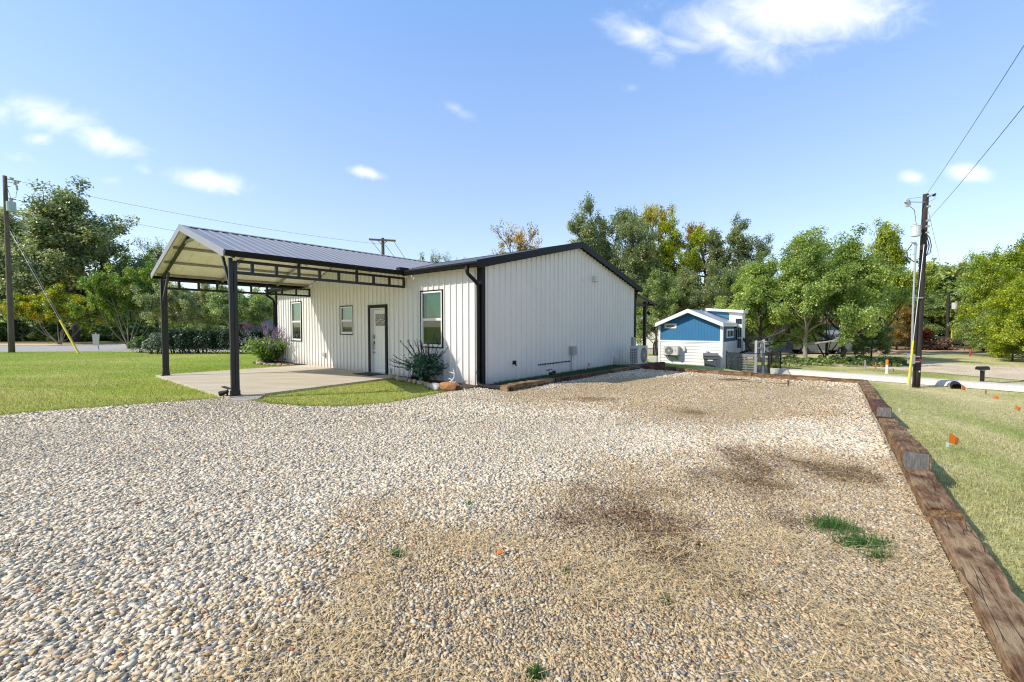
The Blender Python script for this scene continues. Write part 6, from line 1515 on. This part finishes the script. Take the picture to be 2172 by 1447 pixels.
for a in (
    ('oak_tree', 'sparse orange-brown tree top rising just behind the house roof left of its peak', 'sparse1', 1103, 46, 470, 128, L['orange']),
    ('oak_tree', 'thin half-bare tree top showing over the valley of the two roofs', 'sparse2', 915, 50, 532, 62, L['dark']),
    ('oak_tree', 'small dark tree top peeping over the house roof slope', 'sparse1', 965, 52, 538, 70, L['dark']),
    ('oak_tree', 'tallest dark green oak, directly behind the roof peak of the white house', 'tall1', 1238, 41, 428, 128, L['dark']),
    ('oak_tree', 'dark green oak just right of the roof peak, behind the taller one', 'tall2', 1300, 43, 442, 118, L['dark']),
    ('oak_tree', 'broad dark oak above the right end of the gable roof', 'tall1', 1352, 39, 452, 140, L['dark']),
    ('hickory_tree', 'tall wispy yellow-green tree between two dark oaks', 'tall2', 1392, 45, 436, 105, L['yellow']),
    ('hickory_tree', 'yellow-green tree behind the peak of the tiny house roof', 'tall1', 1438, 43, 466, 120, L['ygreen']),
    ('hickory_tree', 'orange-brown turning tree above the right half of the tiny house', 'tall2', 1492, 46, 472, 125, L['orange']),
    ('oak_tree', 'dark rounded oak rising behind the dormer of the tiny house', 'tall1', 1545, 42, 462, 110, L['dark']),
    ('oak_tree', 'shorter dark oak right of the dormer, beside the bright green tree', 'tall2', 1597, 41, 500, 110, L['dark']),
    ('oak_tree', 'mid-green understorey tree over the left eave of the tiny house', 'bushy1', 1392, 34, 575, 120, L['mid']),
    ('oak_tree', 'dark understorey tree directly behind the tiny house ridge', 'bushy2', 1480, 35, 560, 150, L['dark']),
    ('oak_tree', 'yellowing understorey tree between tiny house and porch', 'bushy2', 1360, 40, 560, 130, L['ygreen']),
    ('oak_tree', 'mid-green tree with drooping leaves just behind the tiny house dormer', 'bushy1', 1560, 37, 560, 130, L['mid']),
    ('oak_tree', 'green tree with a dark leaning trunk behind the deck chair', 'broad1', 1612, 28.5, 545, 190, L['bright']),
    ('oak_tree', 'large bright green tree with the pale bare trunk', 'broad2', 1708, 26.8, 488, 235, L['bright'], 'barkl'),
    ('oak_tree', 'bright green tree on several dark trunks left of the utility pole', 'broad1', 1790, 28.5, 496, 235, L['bright']),
    ('oak_tree', 'pale yellow-green spreading tree rising behind the white transformer can', 'broad2', 1882, 36, 472, 150, L['ygreen']),
    ('oak_tree', 'bright green leafy tree low on its trunk between the two large ones', 'vase1', 1752, 30, 540, 150, L['bright']),
    ('sapling', 'low leafy sapling hanging over the lane left of the utility pole', 'bushy1', 1850, 29.5, 672, 85, L['mid'], 'bark'),
    ('oak_tree', 'dark tree low behind the conduit of the creosoted pole', 'bushy2', 1922, 50, 590, 110, L['mid']),
    ('oak_tree', 'small turning tree with orange leaves left of the creosoted pole', 'bushy1', 1903, 43, 630, 90, L['orange']),
): tree(*a[:8], bark=(a[8] if len(a) > 8 else 'bark'), group=GB_)
GR = 'trees of the wooded bank along the lane'
for a in (
    ('oak_tree', 'green tree just right of the creosoted pole, lowest of the wooded bank', 'bushy1', 1972, 58, 580, 120, L['mid']),
    ('oak_tree', 'dark olive tree top between the creosoted pole and the small far pole', 'bushy2', 1993, 62, 566, 130, L['mid']),
    ('oak_tree', 'olive green tree behind the small far pole', 'bushy2', 2020, 58, 560, 130, L['ygreen']),
    ('oak_tree', 'brownish green tree right of the small far pole, in the middle of the bank', 'bushy1', 2062, 53, 546, 130, L['yellow']),
    ('oak_tree', 'round green tree of the bank above the blue mailbox', 'bushy2', 2100, 43, 535, 140, L['bright']),
    ('oak_tree', 'tall yellow-green tree second from the right edge of the bank', 'bushy1', 2142, 37, 522, 150, L['ygreen']),
    ('oak_tree', 'yellow-green tree filling the right edge of the picture', 'bushy2', 2196, 30, 492, 190, L['ygreen']),
    ('shrub', 'bright yellow-green shrubby tree beside the lane at the right edge', 'bushy1', 2185, 27.5, 590, 150, L['ygreen']),
    ('shrub', 'green shrub spilling onto the lane verge right of the blue mailbox', 'bushy2', 2128, 33, 640, 110, L['mid']),
    ('shrub', 'low yellow-green shrub at the lane verge by the right edge', 'bushy2', 2150, 29, 690, 85, L['ygreen']),
    ('shrub', 'small dark shrub around the blue and white mailbox', 'bushy1', 2092, 40.3, 728, 34, L['dark']),
    ('shrub', 'bright green sapling at the dark wood edge left of the blue mailbox', 'bushy1', 2068, 46, 672, 70, L['bright']),
): tree(*a[:8], group=GR)
GL = 'trees across the street'
for a in (
    ('oak_tree', 'biggest dark oak with a wide crown across the street', 'broad1', 160, 43, 398, 320, L['dark'], 'bark', 2.0),
    ('oak_tree', 'dark oak behind the left utility pole', 'broad2', 30, 45, 440, 270, L['dark'], 'bark', 1.0),
    ('oak_tree', 'dark oak cut by the left edge of the picture', 'broad1', -70, 44, 470, 190, L['dark'], 'bark', 4.0),
    ('oak_tree', 'shorter dark tree filling beneath the biggest oak', 'vase2', 190, 46, 560, 200, L['dark'], 'bark', None),
    ('oak_tree', 'dark low tree below the crown of the biggest oak, beside the pole', 'vase1', 70, 44, 590, 150, L['mid'], 'bark', None),
    ('hickory_tree', 'yellow-green loose tree right of the biggest oak', 'vase1', 282, 48, 535, 125, L['ygreen'], 'bark', None),
    ('oak_tree', 'thin half-bare tree just left of the carport gable', 'sparse2', 332, 50, 505, 85, L['dark'], 'bark', None),
    ('ornamental_tree', 'small low tree with orange and yellow leaf tips at the street edge', 'vase2', 125, 36.5, 607, 165, L['flame'], 'barkl', 1.2),
    ('myrtle_tree', 'bright crape myrtle with pinkish seed tips left of the carport', 'vase1', 272, 30, 562, 150, L['myrtle'], 'barkl', .5),
    ('myrtle_tree', 'dark crape myrtle standing between the two carport posts', 'vase2', 390, 29, 585, 150, L['dark'], 'barkl', 2.5),
    ('myrtle_tree', 'crape myrtle right of the front carport post, leaning over the red car', 'vase1', 515, 28.5, 606, 150, L['mid'], 'barkl', 3.5),
    ('myrtle_tree', 'yellower crape myrtle behind the front carport post', 'vase2', 468, 33, 612, 120, L['bright'], 'barkl', 4.5),
    ('pine_tree', 'far grey-green tree beyond the house corner', 'bushy1', 585, 85, 632, 70, L['mid'], 'bark', None),
    ('oak_tree', 'far tree between the myrtles, beyond the field', 'bushy2', 440, 75, 640, 110, L['mid'], 'bark', None),
): tree(*a[:8], bark=a[8], rz=a[9], group=GL)

# woods that read as one mass behind the single trees
def woods(name, spots, lm, label_kind):
    P_, C_ = [], []
    for (x_, y_, hgt, wid, k) in spots:
        pos = PROTO[k][4]; n = min(len(pos), 7500); s_ = pos[RNG.choice(len(pos), n, replace=False)]
        an = RNG.uniform(0, 6.28); c, s2 = math.cos(an), math.sin(an); sc = wid/2/PROTO[k][3]
        q_ = np.stack([(s_[:, 0]*c-s_[:, 1]*s2)*sc+x_, (s_[:, 0]*s2+s_[:, 1]*c)*sc+y_, s_[:, 2]*hgt/PROTO[k][2]+hz(x_, y_)], 1)
        P_.append(q_); C_.append(np.full(n, RNG.random())*.7+RNG.random(n)*.3)
    o = leaves(name, np.concatenate(P_), .3, lm, None, .35, 1.4, np.concatenate(C_)); return stuff(o)
sp_ = []
for i in range(64):
    px = 1180+i*19+random.uniform(-8, 8); Y = random.uniform(52, 66); p = at(px, 700, Y); sp_.append((p[0], p[1], random.uniform(6.5, 9.0) if px < 1920 else random.uniform(8.6, 11), random.uniform(6.5, 9), random.choice(['bushy1', 'bushy2'])))
woods('woods', sp_[0::2], L['mid'], 0); woods('woods', sp_[1::2], L['dark'], 0)
sp_ = []
for i in range(34):
    px = -420+i*32+random.uniform(-10, 10); Y = random.uniform(84, 105); p = at(px, 700, Y); sp_.append((p[0], p[1], random.uniform(7, 10), random.uniform(9, 13), random.choice(['bushy1', 'bushy2'])))
woods('woods', sp_, L['mid'], 0)
# low bushes under the street-side trees
sp_ = []
for i in range(26):
    px = -120+i*18+random.uniform(-6, 6); Y = random.uniform(44, 50); p = at(px, 700, Y); sp_.append((p[0], p[1], random.uniform(.8, 2.0), random.uniform(2, 3.4), 'bushy1'))
woods('undergrowth', sp_, L['mid'], 0)
sp_ = []
for i in range(44):
    px = 1640+i*7+random.uniform(-5, 5); p = lawnpt(px, random.uniform(766, 779)); sp_.append((p.x, p.y, random.uniform(.2, .6), random.uniform(.5, 1.0), 'bushy2'))
def weeds(name, spots, lm, n_, size):
    P_ = []
    for (x_, y_, h_, w_, k) in spots:
        pos = PROTO[k][4]; s_ = pos[RNG.choice(len(pos), n_, replace=False)]; P_.append(np.stack([s_[:, 0]*w_/2/PROTO[k][3]+x_, s_[:, 1]*w_/2/PROTO[k][3]+y_, s_[:, 2]*h_/PROTO[k][2]+hz(x_, y_)], 1))
    return stuff(leaves(name, np.concatenate(P_), size, lm, None, .3, 1.8))
weeds('verge_weeds', sp_, L['mid'], 120, .09)
# brush pile
p = at(1984, 738, 43); t = thing('brush_pile', 'heap of cut brush with rust red leaves below the small far pole', 'brush pile', (p[0], p[1], hz(p[0], p[1])))
mb = MB()
for i in range(110):
    a = Vector((random.gauss(0, 1.3), random.gauss(0, .6), random.uniform(.05, .9))); d = Vector((random.gauss(0, 1), random.gauss(0, .6), random.gauss(.25, .35))).normalized(); mb.tube([a-d*.8, a, a+d*.9+Vector((0, 0, .1))], [.035, .025, .008], 4)
mb.build('branches', M['bark'], t)
leafball('dead_leaves', [(random.uniform(-2.1, 1.9), random.gauss(0, .5), random.uniform(.2, 1.0), .5) for _ in range(26)], .16, 1500, L['dead'], t)
leafball('red_leaves', [(-1.7, 0, 1.3, .7), (-1.3, -.2, 1.7, .6), (-2.1, 0, .8, .5), (-.9, 0, 1.5, .4)], .17, 900, L['rust'], t)

# hedge and shrubs on the far lawn
def shrub(name, label, cat, lobes, n, size, lm, loc, elong=1.5):
    t = thing(name, label, cat, loc); P_ = []; O_ = []
    lob = np.array(lobes, float); w_ = (lob[:, 3]*lob[:, 4]); idx = RNG.choice(len(lob), n, p=w_/w_.sum())
    d = RNG.normal(0, 1, (n, 3)); d[:, 2] = np.abs(d[:, 2])*1.0-.25; d /= np.linalg.norm(d, axis=1)[:, None]
    rr = .8+.25*RNG.random(n)**.6
    bump = 1+.12*(np.sin(d[:, 0]*7+idx)*np.sin(d[:, 1]*6)+np.sin(d[:, 2]*8+idx*2)*.6)
    pos = lob[idx, :3]+d*np.stack([lob[idx, 3], lob[idx, 3]*.8, lob[idx, 4]], 1)*(rr*bump)[:, None]; pos[:, 2] = np.abs(pos[:, 2])
    leaves('foliage', pos, size, lm, t, .3, elong, None, d)
    mb = MB()
    for l in lobes[:6]:
        for k in range(3): mb.tube([(l[0]+.1*k, l[1], -.05), (l[0]+random.uniform(-.3, .3), l[1]+random.uniform(-.2, .2), l[2]+l[4]*.5)], [.03, .012], 5)
    mb.build('stems', M['bark'], t); return t
h0 = g(340, 750); lob = [(i*.34, .12*math.sin(i*1.7), .5, .55, .8+.07*math.sin(i*2.3)) for i in range(19)]
shrub('hedge', 'long dark green clipped hedge behind the carport posts', 'hedge', lob, 42000, .06, L['hedge'], (h0[0]+.4, h0[1]+.3, 0))
p = g(322, 751); shrub('shrub', 'pale variegated shrub at the left end of the dark hedge', 'shrub', [(0, 0, .42, .62, .66), (.35, .1, .4, .5, .6), (-.35, -.1, .3, .4, .5)], 6500, .055, L['varieg'], (p[0], p[1]+.4, 0))
p = g(286, 748); shrub('shrub', 'round clipped light green shrub left of the pale variegated one', 'shrub', [(0, 0, .36, .52, .5)], 5200, .04, L['box'], (p[0], p[1]+.3, 0))
# tufts of grass coming up through the gravel
def tuft(label, px, py, rx, ry, n, hgt):
    p = g(px, py); t = thing('grass_tuft', label, 'grass tuft', (p[0], p[1], .015), 0, 'green tufts growing through the gravel')
    a = g(px-rx, py); b = g(px+rx, py); c = g(px, py-ry); d = g(px, py+ry)
    x_ = RNG.normal(0, .42, n)*(b[0]-a[0])/2; y_ = RNG.normal(0, .42, n)*(c[1]-d[1])/2
    x_ += (fbm(x_*9, y_*9, 5)-.5)*.08
    V_, L_, C_ = blades(x_, y_, np.zeros(n), hgt*RNG.uniform(.5, 1.2, n), RNG.uniform(.003, .006, n), RNG.uniform(.2, 1.35, n), np.array([[.09, .2, .045]])*RNG.uniform(.6, 1.5, (n, 1)))
    rawmesh('blades', V_, 3, L_, M['blade'], col=C_, parent=t)
tuft('larger upper green grass tuft in the gravel near the right timber', 1768, 1122, 48, 20, 620, .075)
tuft('wide green grass tuft below the upper one, near the right timber', 1825, 1158, 62, 16, 620, .07)
tuft('thin straggling grass tuft lowest of the three near the right timber', 1862, 1186, 34, 10, 170, .06)
tuft('small green tuft alone in the pale gravel left of centre', 838, 1182, 16, 9, 110, .05)
tuft('tiny green tuft in the middle of the gravel', 997, 1074, 12, 5, 60, .045)
tuft('green tuft cut by the bottom edge of the picture', 1140, 1440, 20, 10, 150, .05)
tuft('tiny tuft below the dark stained patch of gravel', 1417, 1283, 10, 7, 60, .045)
tuft('faint tuft left of the dark stained patch', 1202, 1217, 9, 6, 50, .04)
# a fallen leaf
p = g(1060, 1174, .03); mb = MB(); mb.add([(-.03, 0, 0), (-.008, -.025, .01), (.035, -.01, .018), (.03, .02, .008), (-.005, .028, .016), (0, 0, .004)], [(0, 1, 5), (1, 2, 5), (2, 3, 5), (3, 4, 5), (4, 0, 5)]); o = mb.build('fallen_leaf', M['pump']); o.location = p; tag(o, 'single orange dead leaf lying on the gravel', 'leaf')
